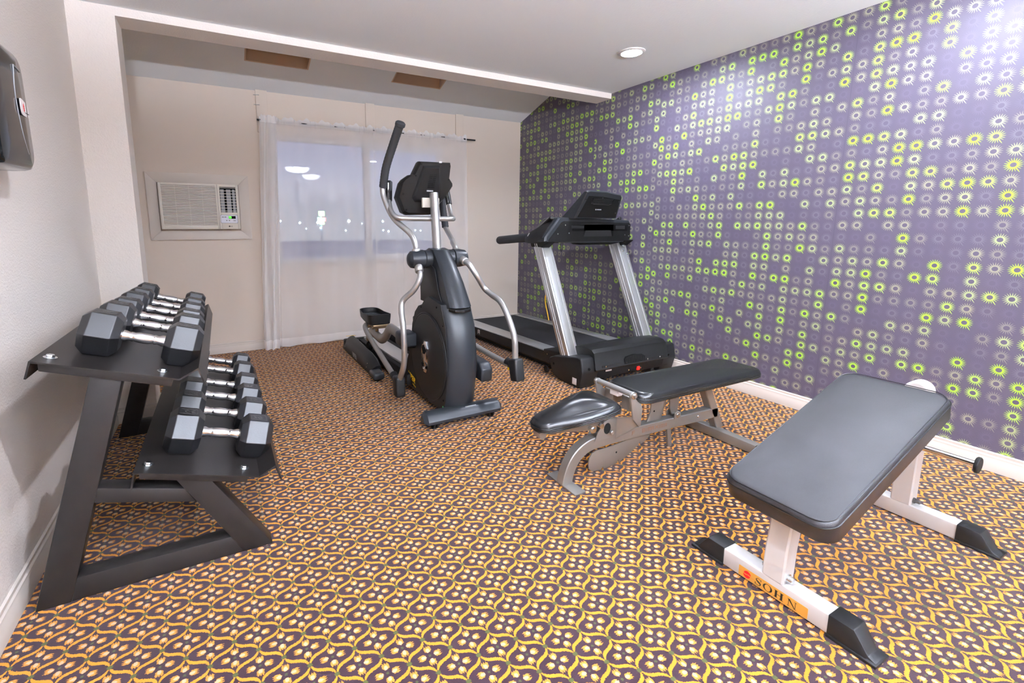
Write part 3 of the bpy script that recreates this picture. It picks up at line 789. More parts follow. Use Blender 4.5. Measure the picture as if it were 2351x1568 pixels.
# swinging arms: one bent shape, each side turned about the hub
def arm(s, rot):
    c, sn = math.cos(rot), math.sin(rot)
    def P(u, y, z): return E_(s * u, HY + y * c + z * sn, HZ - y * sn + z * c)
    upl = [(.150, .0, .045), (.155, .005, .10), (.175, .045, .165), (.245, .150, .262), (.280, .225, .390), (.282, .241, .470), (.278, .215, .53)]
    low = [(.150, -.03, -.04), (.158, -.075, -.105), (.195, -.060, -.185), (.250, -.010, -.255), (.270, -.030, -.320), (.280, -.088, -.430), (.280, -.085, -.640), (.280, .010, -.785)]
    b = B(); tube(b, catmull([P(*p) for p in upl], 6), .0185, 16); tube(b, catmull([P(*p) for p in low], 6), .0185, 16)
    cyl(b, P(.15, .0, .03), P(.152, .002, .068), .027, 18, .003); cyl(b, P(.15, -.025, -.03), P(.155, -.058, -.075), .027, 18, .003)
    a = obj('swing_arm', b, M_silver, el, angle=60)
    b = B(); g = catmull([P(.281, .240, .462), P(.277, .180, .58), P(.258, .085, .71), P(.243, .010, .805)], 14)
    tube(b, g, [.0255 + .0012 * (i % 2) for i in range(len(g))], 18)
    cyl(b, P(.2425, .008, .80), P(.2395, -.008, .826), .031, 20, .007); obj('foam_grip', b, M_foam, a)
    b = B(); e0 = P(.280, .0, -.765); q = P(.280, .02, -.82)
    tb = B(); box(tb, -.033, .033, -.042, .042, -.075, .062, .014, 3)
    for v in tb.verts:
        if v.co.z < 0: v.co.y *= .86
    merge(b, tb, Matrix.Translation(q) @ Matrix.Rotation(-rot * .25 - .06, 4, 'X')); obj('arm_joint', b, M_blackpl, a)
    return q
qL = arm(-1, 0.0); qR = arm(1, math.radians(40))
# left pedal linkage
lk = catmull([qL + V((0, .05, .02)), E_(-.280, -1.66, .275), E_(-.280, -1.40, .345), E_(-.272, -1.25, .392), E_(-.235, -1.18, .402), E_(-.19, -1.17, .392)], 7)
b = B(); tube(b, lk, .019, 16); obj('connecting_rod', b, M_silver2, el, angle=60)
b = B(); cyl(b, qL + V((0, .035, .012)), qL + V((0, .115, .045)), .026, 18, .004); obj('rod_collar', b, M_blackpl, el)
b = B(); cyl(b, E_(-.235, -1.18, .392), E_(-.155, -1.18, .392), .024, 18, .003); cyl(b, E_(-.20, -1.18, .392), E_(-.193, -1.18, .392), .030, 18); obj('pedal_bearing', b, M_bronze, el)
pa = [E_(-.155, -.93, .215), E_(-.155, -1.02, .292), E_(-.155, -1.14, .300), E_(-.155, -1.30, .295), E_(-.155, -1.42, .345), E_(-.155, -1.52, .418), E_(-.155, -1.62, .430), E_(-.152, -1.86, .405)]
b = B(); tube(b, catmull(pa, 7), 0, 18, True, ell=(.040, .026), up=(0, 0, 1)); obj('pedal_arm', b, M_silver2, el, angle=60)
b = B(); cyl(b, E_(-.175, -.95, .155), E_(-.135, -.95, .155), .038, 24, .005); cyl(b, E_(-.155, -.95, .15), E_(-.155, -.98, .25), .016, 12); obj('roller', b, M_void, el)
b = B(); cyl(b, E_(-.155, -1.185, .30), E_(-.155, -1.185, .405), .014, 14); box(b, EX - .225, EX - .085, -1.32, -1.10, .395, .415, .005); cyl(b, E_(-.23, -1.29, .39), E_(-.09, -1.29, .39), .012, 14); obj('pedal_bracket', b, M_bronze, el)
def pedal(u, y0, y1, z, tilt, par):
    t = B(); w = .088; L = (y1 - y0) / 2
    o = [(p.x, p.y) for p in catmull([(-w, -L + .03, 0), (-w + .03, -L, 0), (w - .03, -L, 0), (w, -L + .03, 0), (w, L * .4, 0), (w - .03, L, 0), (-w + .03, L, 0), (-w, L * .4, 0), (-w, -L + .03, 0)], 4)[:-1]]
    M = Matrix.Translation(E_(u, (y0 + y1) / 2, z)) @ Matrix.Rotation(tilt, 4, 'X')
    rings = []
    for k, zz in ((.86, 0), (.95, .012), (1.0, .055), (1.0, .068), (.94, .068), (.92, .030), (.4, .030)):
        rings.append([V((p[0] * k, p[1] * k, zz * (1 + (.35 * (p[1] < 0 if False else max(0, -p[1] / L)) if zz > .05 else 0)))) for p in o])
    loft(t, rings); b = B(); merge(b, t, M); pd = obj('pedal', b, M_blackpl, par, angle=40)
    t = B()
    for i in range(9):
        yy = -L * .75 + i * L * 1.5 / 8; box(t, -w * .75, w * .75, yy - .004, yy + .004, .029, .034, .0015)
    b = B(); merge(b, t, M); obj('tread_ribs', b, M_dkpl, pd)
pedal(-.165, -1.33, -.955, .418, math.radians(3), el)
# crank joint seen left of the housing
b = B(); box(b, EX - .215, EX - .098, -1.96, -1.80, .375, .475, .022, 3); cyl(b, E_(-.16, -1.90, .40), E_(-.098, -1.92, .40), .04, 20); obj('crank_joint', b, M_dkpl, el)
# right side: rod, crank end and pedal behind the housing
b = B(); tube(b, catmull([qR + V((-.01, .06, .01)), E_(.262, -2.30, .365), E_(.23, -2.05, .40), E_(.20, -1.75, .42), E_(.19, -1.52, .43)], 6), .0185, 16); obj('connecting_rod', b, M_silver2, el, angle=60)
b = B(); cyl(b, qR + V((0, .03, .01)), qR + V((-.006, .10, .022)), .026, 18, .004); obj('rod_collar', b, M_blackpl, el)
b = B(); box(b, qR.x - .020, qR.x - .004, qR.y + .050, qR.y + .072, qR.z - .022, qR.z + .010, .002); obj('warning_label', b, M_yellow, el, label='small yellow label')
b = B(); prism(b, [(-2.42, .225), (-2.43, .31), (-2.39, .345), (-2.20, .355), (-2.16, .31), (-2.19, .24)], 'x', EX + .135, EX + .215, .014, 3); cyl(b, E_(.098, -2.30, .285), E_(.14, -2.30, .285), .045, 24); obj('crank_joint', b, M_dkpl, el)
b = B(); tube(b, catmull([E_(.175, -2.22, .30), E_(.17, -1.95, .33), E_(.165, -1.7, .32), E_(.16, -1.45, .27), E_(.155, -1.2, .215)], 6), 0, 16, True, ell=(.036, .024)); obj('pedal_arm', b, M_silver2, el, angle=60)
pedal(.165, -1.70, -1.34, .38, math.radians(6), el)
# rear base with its two rail covers
for s in (-1, 1):
    b = B(); pr = [(-.262, 0.012), (-.262, .05), (-.245, .105), (-.215, .135), (-.19, .142), (-.175, .13), (-.165, .02)]
    def cs(y, k, dz=0): return [E_(-s * (-.21 + (u + .21) * 1.0) if False else s * (.21 + (-u - .21)), y, .012 + (z - .012) * k + dz) for u, z in pr]
    loft(b, [cs(-.40, .55), cs(-.425, .9), cs(-.50, 1.12), cs(-1.10, 1.0), cs(-1.24, .86), cs(-1.33, .55)]); rc = obj('rail_cover', b, M_blackpl, el, angle=32)
    if s < 0:
        b = B(); text(b, 'VIPER', .058, E_(-.2635, -.76, .028), (0, -1, 0), (0, 0, 1), .0006, .0012); obj('lettering', b, M_greyprint, rc, label='pale lettering')
        b = B(); text(b, 'CAUTION', .020, E_(-.258, -.520, .158), (1, 0, 0), (0, 1, .0), .0005, .001); obj('lettering', b, M_yellow, rc, label='yellow caution lettering')
        for (y, z) in ((-.47, .045), (-.92, .04), (-1.22, .05), (-1.25, .09)):
            b = B(); cyl(b, E_(-.262, y, z), E_(-.266, y, z), .006, 10); obj('screw', b, M_zinc, rc)
    b = B(); box(b, EX + s * .24 - .045, EX + s * .24 + .045, -1.50, -1.36, .02, .075, .018, 3); obj('rear_foot', b, M_dkpl, el)
b = B(); box(b, EX - .26, EX + .26, -.46, -.39, .012, .11, .015, 3); obj('rear_crossmember', b, M_blackpl, el)
b = B(); prism(b, [(-.45, .02), (-.45, .118), (-1.30, .142), (-1.75, .175), (-1.75, .06), (-1.3, .02)], 'x', EX - .075, EX + .075, .01); obj('centre_rail', b, M_alu, el, label='brushed aluminium centre rail')
for s in (-1, 1):
    b = B(); prism(b, [(-.47, .015), (-.47, .108), (-1.30, .130), (-1.66, .15), (-1.72, .04)], 'x', EX + s * .078, EX + s * .128, .008); obj('inner_rail', b, M_blackflat, el)
    b = B(); cyl(b, E_(s * .20, -.43, 0.008), E_(s * .20, -.43, .02), .025, 16); cyl(b, E_(s * .24, -1.43, 0), E_(s * .24, -1.43, .022), .025, 16); obj('levelling_foot', b, M_blackflat, el)
b = B(); box(b, EX - .13, EX + .13, -1.80, -1.64, .05, .14, .02); obj('housing_link', b, M_blackflat, el)

# ------------------------------------------------------------------ treadmill along the patterned wall
TX = -.528
tm = thing('treadmill', 'black treadmill with silver uprights along the sunburst patterned wall', 'treadmill', (TX, -1.3, 0))
def quadslab(b, xs0, xs1, y0, y1, z0, z1, th, bev=0):
    """tapering slab: xs0=(xa,xb) at y0,z0 ; xs1 at y1,z1 ; th thickness down"""
    tb = B(); loft(tb, [[V((xs0[0], y0, z0)), V((xs0[1], y0, z0)), V((xs0[1], y0, z0 - th)), V((xs0[0], y0, z0 - th))], [V((xs1[0], y1, z1)), V((xs1[1], y1, z1)), V((xs1[1], y1, z1 - th)), V((xs1[0], y1, z1 - th))]])
    if bev: bevel(tb, bev, 2)
    merge(b, tb)
def zt(y): return .150 + .014 * (-y - .30) / 1.4
b = B(); quadslab(b, (-.842, -.245), (-.812, -.200), -.29, -2.05, zt(-.29) - .012, zt(-2.05) - .012, .03); cyl(b, (-.842, -.29, zt(-.29) - .036), (-.245, -.29, zt(-.29) - .036), .024, 18); obj('running_belt', b, M_belt, tm)
for s, (a0, a1) in ((-1, ((-1.012, -.838), (-.940, -.806))), (1, ((-.248, -.130), (-.204, -.092)))):
    b = B(); quadslab(b, a0, a1, -.30, -1.86, zt(-.30), zt(-1.86), .016, .004); r = obj('side_rail', b, M_alu, tm)
    b = B(); o0 = a0[0] if s < 0 else a0[1]; o1 = a1[0] if s < 0 else a1[1]
    i0, i1 = o0 - s * .05, o1 - s * .05
    loft(b, [[V((x, -.27, z)) for x, z in ((o0 + s * .004, zt(-.3) - .008), (o0 + s * .006, .07), (o0 - s * .02, .045), (i0, .045), (i0, zt(-.3) - .016))],
             [V((x, -2.0, z)) for x, z in ((o1 + s * .004, zt(-2) - .008), (o1 + s * .006, .07), (o1 - s * .02, .045), (i1, .045), (i1, zt(-2) - .016))]])
    obj('side_skirt', b, M_blackpl, r, angle=30)
    b = B(); quadslab(b, (o0 - s * .03, o0 - s * .10) if s > 0 else (o0 + .03, o0 + .10), (o1 - s * .03, o1 - s * .10) if s > 0 else (o1 + .03, o1 + .10), -.35, -2.1, .048, .052, .026); obj('base_frame', b, M_blackflat, r)
    if s < 0:
        b = B(); L = .052; h = .036
        ex = V((.0455, -1, .0075)).normalized()
        def put(lines, k): strokes(b, lines, V((-1.012, -.30, .092)) + V((.0463, -1, .0035)) * k + V((-.0085, 0, 0)), ex, (0, 0, 1), .0075, .001)
        Mm = [[(0, 0), (0, h), (.030, h), (.030, 0)]]; Aa = [[(0, 0), (0, h), (.030, h), (.030, 0)], [(0, h * .45), (.030, h * .45)]]
        Mb = [[(0, 0), (0, h), (.030, h), (.030, 0)], [(.015, h), (.015, 0)]]
        for ch, k in ((Mb, .0), (Aa, .09), ([[(0, 0), (.03, h)], [(0, h), (.03, 0)]], .18), ([[(.012, 0), (.012, h)]], .27), (Mb, .35), (Aa, .455)): put(ch, k)
        obj('lettering', b, M_whiteprint, r, label='white block lettering')
b = B(); cyl(b, (-.96, -.46, .025), (-.90, -.46, .025), .025, 16, .004); cyl(b, (-.19, -.46, .025), (-.13, -.46, .025), .025, 16, .004); obj('rear_foot', b, M_blackflat, tm)
b = B(); quadslab(b, (-.955, -.75), (-.95, -.72), -1.80, -2.06, zt(-1.86) + .010, zt(-1.86) + .03, .03, .006); obj('step_cap', b, M_blackpl, tm)
for y in (-1.86, -1.97):
    b = B(); cyl(b, (-.957, y, .145), (-.963, y, .145), .006, 10); obj('screw', b, M_zinc, tm)
# uprights: lean back towards the console
def upright(x0, x1, s):
    y0, y1, z0, z1 = -2.066, -2.176, .12, .12
    def ring(t, g=0): # t 0 bottom .. 1 top
        z = .175 + (1.055 - .175) * t; yb = -2.075 + (2.075 - 1.672) * t; d = .108
        return [V((x0 + g, yb - g, z)), V((x0 + g, yb - d + g, z - .0)), V((x1 - g, yb - d + g, z)), V((x1 - g, yb - g, z))]
    b = B(); tb = B(); loft(tb, [ring(0), ring(1)]); bevel(tb, .006, 2); merge(b, tb)
    u = obj('upright', b, M_alu, tm, angle=30)
    b = B()
    def rib(fx, fy, wx, wy):
        R = []
        for t in (0.005, .995):
            z = .175 + .88 * t; yb = -2.075 + .403 * t
            c = V((x0 + (x1 - x0) * fx, yb - .108 * fy, z)); R.append([c + V((-wx, -wy, 0)), c + V((wx, -wy, 0)), c + V((wx, wy, 0)), c + V((-wx, wy, 0))])
        loft(b, R)
    rib(.80, 1.0, .004, .004); rib(0, .52, .004, .005); rib(0, .28, .003, .004); rib(.14, 1.0, .003, .003)
    obj('rib', b, M_silver, u)
    return u
uL = upright(-1.000, -.894, -1); uR = upright(-.166, -.060, 1)
for (x, y, z) in ((-.120, -1.82, 1.02), (-.140, -1.838, .975), (-.098, -1.85, .95)):
    b = B(); hexbolt(b, (x, y + .0, z), (0, -1, .45), .0075); obj('bolt', b, M_zinc, uR)
# upright bases
for xa, xb in ((-1.030, -.872), (-.184, -.026)):
    b = B(); prism(b, [(-1.965, .155), (-2.03, .185), (-2.30, .240), (-2.338, .235), (-2.362, .13), (-2.330, .008), (-2.10, .004), (-2.01, .03)], 'x', xa, xb, .014, 3); o = obj('upright_base', b, M_blackpl, tm, angle=30)
    b = B(); cyl(b, (xa + .065, -2.352, .155), (xa + .065, -2.362, .153), .010, 14); cyl(b, (xa - .0005, -2.03, .12), (xa + .004, -2.03, .12), .010, 14); obj('screw_hole', b, M_void, o)
b = B(); box(b, -1.0315, -1.030, -2.30, -2.255, .025, .075, .0005); obj('sticker', b, M_whiteprint, tm)
b = B(); cyl(b, (-1.036, -1.94, .05), (-1.026, -1.94, .05), .03, 18, .003); cyl(b, (-.80, -2.30, .045), (-.765, -2.30, .045), .045, 20, .006); cyl(b, (-.29, -2.30, .045), (-.255, -2.30, .045), .045, 20, .006); obj('transport_wheel', b, M_blackflat, tm)
# motor hood
hp = [(-1.985, .168), (-2.02, .215), (-2.09, .262), (-2.19, .292), (-2.27, .298), (-2.325, .290), (-2.352, .268), (-2.372, .150), (-2.378, .142), (-2.374, .134), (-2.05, .10)]
b = B(); rings = []
for x, k in ((-.915, .955), (-.900, .985), (-.60, 1.0), (-.30, 1.0), (-.155, .96), (-.140, .92)):
    rings.append([V((x, y if z < .16 else -2.2 + (y + 2.2) * (1 - (1 - k) * .5), .134 + (z - .134) * k if z > .134 else z)) for y, z in hp])
loft(b, rings); hd = obj('motor_hood', b, M_blackpl, tm, angle=28)
b = B(); prism(b, [(-2.05, .10), (-2.355, .135), (-2.345, .06), (-2.29, .035), (-2.05, .03)], 'x', -.905, -.10, .006); obj('motor_pan', b, M_blackflat, tm)
b = B(); yv = -2.3655
vo = [(-.625, .150), (-.625, .188), (-.612, .205), (-.53, .215), (-.44, .206), (-.405, .188), (-.400, .165), (-.400, .150)]
yf = lambda z: -2.352 - (.268 - z) / .118 * .020
loft(b, [[V((x, yf(z) - .004, z)) for x, z in vo], [V((x, yf(z) + .004, z)) for x, z in vo]]); vt = obj('hood_vent', b, M_void, hd)
b = B()
for i in range(24):
    x = -.618 + i * .0092; zt_ = .206 - ((x + .512) / .115) ** 2 * .02
    loft(b, [[V((x, yf(z) - .0065, z)), V((x + .0042, yf(z) - .0065, z)), V((x + .0042, yf(z), z)), V((x, yf(z), z))] for z in (.152, zt_)])
obj('vent_bars', b, M_blackpl, vt)
b = B(); loft(b, [[V((x, -2.3745, .150)), V((x, -2.3745 + .003, .166)), V((x, -2.368, .166)), V((x, -2.368, .150))] for x in (-.85, -.19)]); obj('hood_lip', b, M_blackpl, hd)
for x in (-.815, -.60, -.375, -.235):
    b = B(); cyl(b, (x, -2.3755, .158), (x, -2.368, .158), .006, 10); obj('screw', b, M_zinc, hd)
b = B(); box(b, -.795, -.735, -2.3545, -2.35, .110, .122, .001); obj('sticker', b, M_whiteprint, tm)
b = B(); cyl(b, (-.905 + .02, -2.352, .118), (-.885, -2.342, .118), .008, 12); obj('sticker', b, bpy.data.materials['green_sticker'], tm, label='small round green sticker')
b = B(); box(b, -.462, -.435, -2.357, -2.345, .073, .101, .003); obj('power_switch', b, M_red_led, tm, label='lit red power switch')
b = B(); box(b, -.545, -.468, -2.3535, -2.345, .070, .100, .002); obj('power_inlet', b, M_void, tm)
for x in (-.555, -.425):
    b = B(); cyl(b, (x, -2.356, .088), (x, -2.346, .088), .006, 10); obj('screw', b, M_zinc, tm)
# console: front cowl, sloping wings, tilted screen
fr = [(-1.005, 1.070), (-.985, 1.062), (-.50, 1.050), (-.075, 1.052), (-.052, 1.075), (-.050, 1.215), (-.070, 1.243), (-.845, 1.264), (-.872, 1.254), (-1.002, 1.100)]
def fy(x): return -1.836
def cr(dy, k): return [V((-.52 + (x + .52) * k, fy(x) + dy, 1.155 + (z - 1.155) * k)) for x, z in fr]
b = B(); loft(b, [cr(0, .955), cr(.012, .99), cr(.035, 1.0), cr(.16, 1.0), cr(.23, .95)]); cs_ = obj('console', b, M_dkpl, tm, angle=28)
b = B(); fp = [(-.960, 1.068), (-.09, 1.060), (-.066, 1.085), (-.066, 1.206), (-.085, 1.219), (-.815, 1.232), (-.838, 1.222), (-.965, 1.080)]
loft(b, [[V((x, fy(x) + .001, z)) for x, z in fp], [V((x, fy(x) - .004, z)) for x, z in fp]]); pn = obj('console_panel', b, M_blackflat, cs_, angle=28)
yp = -1.8405
b = B(); box(b, -.725, -.105, yp - .0012, yp + .002, 1.150, 1.205, .001); box(b, -.60, -.27, yp - .0012, yp + .002, 1.105, 1.205); obj('moulded_recess', b, M_void, pn)
b = B()
loft(b, [[V((-.60, yp - .002, 1.105)), V((-.285, yp - .002, 1.105)), V((-.30, yp - .002, 1.155)), V((-.585, yp - .002, 1.155))], [V((-.60, yp + .004, 1.105)), V((-.285, yp + .004, 1.105)), V((-.30, yp + .004, 1.155)), V((-.585, yp + .004, 1.155))]])
box(b, -.735, -.602, yp - .002, yp + .003, 1.172, 1.195, .001); box(b, -.245, -.135, yp - .002, yp + .003, 1.165, 1.195, .001)
obj('panel_insert', b, M_blackpl, pn)
for (x, z) in ((-.80, 1.20), (-.875, 1.130), (-.76, 1.135), (-.085, 1.195), (-.13, 1.115), (-.085, 1.105)):
    b = B(); cyl(b, (x, fy(x) - .007, z), (x, fy(x), z), .0055, 10); obj('screw', b, M_zinc, pn)
b = B(); prism(b, [(-.64, 1.058), (-.60, 1.035), (-.25, 1.030), (-.15, 1.045), (-.12, 1.058)], 'y', -1.80, -1.70, .008); obj('underside_cover', b, M_blackflat, cs_)
for s, xa, xb in ((-1, -1.008, -.915), (1, -.140, -.045)):
    b = B(); c0 = -.526
    def sec(y, pts): return [V((c0 + s * (c0 - x), y, z)) for x, z in pts]
    loft(b, [sec(-1.80, [(-.998, 1.055), (-1.004, 1.10), (-.995, 1.125), (-.885, 1.250), (-.83, 1.250), (-.83, 1.055)]),
             sec(-1.70, [(-1.002, 1.052), (-1.010, 1.085), (-1.005, 1.115), (-.950, 1.190), (-.900, 1.195), (-.895, 1.052)]),
             sec(-1.62, [(-1.004, 1.050), (-1.012, 1.075), (-1.008, 1.105), (-.975, 1.150), (-.930, 1.155), (-.922, 1.050)]),
             sec(-1.565, [(-.998, 1.056), (-1.004, 1.075), (-1.000, 1.10), (-.978, 1.130), (-.940, 1.132), (-.932, 1.056)])])
    wg = obj('console_wing', b, M_blackpl, cs_, angle=30)
    xm = (xa + xb) / 2
    b = B(); prism(b, [(-1.875, 1.070), (-1.64, 1.060), (-1.655, 1.020), (-1.80, 1.020)], 'x', xa + .006, xb - .002, .008); obj('upright_socket', b, M_blackflat, wg)
    b = B(); g = [V((xm, -1.60, 1.098)), V((xm, -1.46, 1.088)), V((xm, -1.10, 1.060))]
    tube(b, g, .037, 20, False); lathe(b, [(.037, 0), (.034, .012), (.024, .022), (.008, .027)], g[-1], (0, 1, -.07), 20); obj('handrail', b, M_foam, wg, angle=50)
    b = B(); cyl(b, (xm, -1.612, 1.099), (xm, -1.60, 1.098), .0425, 22); obj('handrail_ring', b, M_silver, wg)
    b = B(); p0, p1 = V((xm + .055 * -s, -1.655, 1.180)), V((xm + .055 * -s, -1.80, 1.262)); cyl(b, p0, p1, .017, 16, .005); gp = obj('pulse_grip', b, M_blackpl, wg)
    b = B(); n = V((-.35, .4, .85)).normalized() * .0162; d = (p1 - p0).normalized(); cyl(b, p0 + d * .01 + n, p1 - d * .03 + n, .0028, 8); obj('contact_strip', b, M_chrome, gp)
sc = [(-.762, 1.255), (-.300, 1.255), (-.322, 1.428), (-.345, 1.447), (-.52, 1.468), (-.70, 1.470), (-.722, 1.462)]
def scr(dy, k, dx=0): return [V((-.53 + (x + .53) * k + dx, -1.905 + dy * (1.25 - 1.05 * (z - 1.255) / .21) - .42 * (z - 1.255), 1.255 + (z - 1.255) * k)) for x, z in sc]
b = B(); loft(b, [scr(0, .95), scr(.010, .99), scr(.022, 1.0), scr(.075, 1.0), scr(.135, 1.0)]); sk = obj('screen_housing', b, M_dkpl, cs_, angle=28)
b = B()
sp_ = [(-.735, 1.262), (-.325, 1.262), (-.345, 1.405), (-.54, 1.425), (-.69, 1.428)]
loft(b, [[V((x, -1.905 - .42 * (z - 1.255) + d, z)) for x, z in sp_] for d in (-.005, .004)]); sb = obj('screen_back', b, M_blackflat, sk)
b = B()
vg = [(-.655, 1.415), (-.41, 1.405), (-.425, 1.372), (-.45, 1.362), (-.62, 1.366), (-.645, 1.375)]
loft(b, [[V((x, -1.905 - .42 * (z - 1.255) + d, z)) for x, z in vg] for d in (-.0065, 0)]); vv = obj('speaker_vent', b, M_void, sb)
b = B()
for i in range(7):
    z = 1.370 + i * .0062; y = -1.905 - .42 * (z - 1.255); box(b, -.645 + .002 * i, -.43 + .002 * i, y - .0085, y, z - .0012, z + .0012)
tube(b, [V((x, -1.905 - .42 * (z - 1.255) - .0075, z)) for x, z in vg[2:] + vg[:1]], .0022, 6)
obj('vent_bars', b, M_blackpl, vv)
b = B(); z = 1.325; y = -1.905 - .42 * (z - 1.255) - .0058; cyl(b, (-.573, y - .001, z), (-.573, y + .002, z), .006, 12); box(b, -.562, -.515, y - .001, y + .002, z - .0045, z + .003, .0005); obj('maker_mark', b, M_greyprint, sb)
for (x, z) in ((-.71, 1.40), (-.54, 1.415), (-.35, 1.39), (-.735, 1.31), (-.345, 1.30)):
    b = B(); y = -1.905 - .42 * (z - 1.255); cyl(b, (x, y - .008, z), (x, y, z), .0055, 10); obj('screw', b, M_blackpl, sb)
b = B(); tube(b, catmull([(-.805, -1.80, 1.055), (-.812, -1.80, 1.01), (-.80, -1.80, .985), (-.788, -1.80, 1.01), (-.785, -1.80, 1.055)], 6), .002, 6); obj('key_cord', b, M_blackflat, cs_)

# yellow power cord hanging behind the treadmill
b = B(); tube(b, catmull([(-.035, -.70, .50), (-.014, -.66, .485), (-.011, -.60, .42), (-.011, -.580, .355), (-.014, -.60, .28), (-.02, -.645, .19), (-.035, -.70, .10), (-.06, -.80, .012), (-.07, -1.0, .008)], 8), .0065, 10)
tag(obj('power_cord', b, M_cord), 'yellow power cord hanging against the patterned wall behind the treadmill', 'cord')
b = B(); box(b, -.008, 0, -.745, -.672, .44, .56, .003); tag(obj('wall_outlet', b, M_whiteprint), 'white wall outlet on the patterned wall behind the treadmill upright', 'outlet')
b = B(); box(b, -.045, -.008, -.722, -.692, .485, .52, .006); pc = [o for o in bpy.data.objects if o.name == 'power_cord'][0]; obj('plug', b, M_cord, pc)

# ------------------------------------------------------------------ grey adjustable bench
BY = -3.265
gb = thing('adjustable_bench', 'grey steel adjustable weight bench with two black pads, lying flat', 'weight bench', (-1.4, BY, 0))
b = B(); box(b, -1.968, -1.905, BY - .103, BY + .100, .0, .008, .001); obj('foot_plate', b, M_silver2, gb)
cl = catmull([(-1.945, BY, .006), (-1.932, BY, .060), (-1.905, BY, .112), (-1.862, BY, .150), (-1.80, BY, .172), (-1.70, BY, .1765)], 6) + [V((-1.30, BY, .166)), V((-.865, BY, .152))]
b = B(); tube(b, cl, 0, 8, True, rect=(.029, .024), up=(-1, 0, .2)); obj('main_beam', b, M_silver2, gb, angle=25)
b = B(); tube(b, [(-.995, BY, .365), (-.826, BY, .050)], 0, 8, True, rect=(.024, .026), up=(0, 1, 0)); obj('rear_post', b, M_silver2, gb, angle=25)
b = B(); box(b, -.884, -.832, BY - .29, BY + .27, .003, .056, .004); obj('rear_bar', b, M_silver2, gb)
for y in (BY - .285, BY + .235):
    b = B(); box(b, -.888, -.828, y, y + .03, 0, .059, .005); obj('bar_cap', b, M_blackflat, gb)
# printed lettering on the near face of the beam
b = B(); yb = BY - .0245; h = .017
F = [[(0, 0), (0, h), (.016, h)], [(0, h * .5), (.013, h * .5)]]; O = [[(0, 0), (.016, 0), (.016, h), (0, h), (0, 0)], [(0, h * .5), (.016, h * .5)]]
Mx_ = [[(0, 0), (0, h), (.018, h), (.018, 0)], [(.009, h), (.009, 0)]]; Ax_ = [[(0, 0), (0, h), (.013, h), (.013, 0)], [(0, h * .5), (.013, h * .5)]]; X_ = [[(0, 0), (.024, h * 1.1)], [(0, h * 1.1), (.024, 0)]]; I_ = [[(0, 0), (0, h)]]
for ch, x in ((F, -1.540), (O, -1.468), (I_, -1.440), (Mx_, -1.428), (Ax_, -1.402), (X_, -1.376), (I_, -1.343), (Mx_, -1.332), (Ax_, -1.304)):
    strokes(b, ch, (x, yb, .1665 - .0245 * (x + 1.54) - .001), (1, 0, -.0245), (.0245, 0, 1), .0028, .0006)
obj('lettering', b, M_copper, gb, label='copper coloured block lettering')
# front carrier: wing plates, uprights and round crossbar
for s in (-1, 1):
    yb = BY + s * .025; yo = BY + s * .112
    b = B(); loft(b, [[V((-1.655, yb, .172)), V((-1.655, yb, .282)), V((-1.600, yo, .305)), V((-1.600, yo, .262))], [V((-1.648, yb, .172)), V((-1.648, yb, .282)), V((-1.592, yo, .305)), V((-1.592, yo, .262))]]); obj('wing_plate', b, M_silver2, gb)
    b = B(); prism(b, [(-1.672, .428), (-1.664, .436), (-1.640, .436), (-1.632, .400), (-1.618, .385), (-1.592, .365), (-1.585, .34), (-1.590, .262), (-1.602, .256), (-1.640, .30)], 'y', yo - .004, yo + .006, .0015); obj('upright_plate', b, M_silver2, gb)
    b = B(); hexbolt(b, (-1.652, yo + (.006 if s > 0 else -.006) + s * .004, .422), (0, s, 0), .0105); obj('bolt', b, M_zinc, gb)
    b = B(); prism(b, [(-1.79, .185), (-1.775, .225), (-1.735, .275), (-1.70, .286), (-1.655, .283), (-1.655, .188)], 'y', yb - .003, yb + .003, .001); hg = obj('hinge_plate', b, M_silver2, gb)
    b = B(); hl_ = [(-1.715 + .022 * math.cos(a), .238 + .028 * math.sin(a)) for a in [PI * 2 * k / 14 for k in range(14)]]; prism(b, hl_, 'y', yb + s * .0032 - .0004, yb + s * .0032 + .0004); obj('hinge_slot', b, M_void, hg)
    b = B(); cyl(b, (-1.690, yb + s * .002, .215), (-1.690, yb + s * .016, .215), .0105, 16, .002); obj('stop_pin', b, M_silver, hg)
    b = B(); box(b, -1.63, -1.575, BY + s * .055 - .028, BY + s * .055 + .028, .325, .395, .004); obj('pad_tube', b, M_silver2, gb)
b = B(); cyl(b, (-1.652, BY - .118, .424), (-1.652, BY + .115, .424), .0135, 20, .002); obj('crossbar', b, M_silver, gb)
b = B(); box(b, -1.655, -1.60, BY - .026, BY + .026, .385, .412, .003); obj('hinge_lug', b, M_whiteprint, gb)
b = B(); cyl(b, (-1.83, BY - .055, .268), (-1.83, BY + .055, .268), .010, 16); hexbolt(b, (-1.83, BY - .055, .268), (0, -1, 0), .012); cyl(b, (-1.76, BY - .04, .262), (-1.76, BY + .03, .262), .013, 16); obj('seat_axle', b, M_zinc, gb)
b = B(); prism(b, [(-2.07, .298), (-1.72, .352), (-1.72, .320), (-1.80, .250), (-1.85, .255), (-1.95, .272), (-2.06, .285)], 'y', BY - .03, BY - .024, .001); prism(b, [(-2.07, .298), (-1.72, .352), (-1.72, .320), (-1.80, .250), (-1.85, .255), (-1.95, .272), (-2.06, .285)], 'y', BY + .024, BY + .03, .001); prism(b, [(-2.115, .298), (-2.07, .303), (-2.075, .272), (-2.095, .262), (-2.11, .272)], 'y', BY - .025, BY + .025, .004); obj('seat_frame', b, M_silver2, gb)
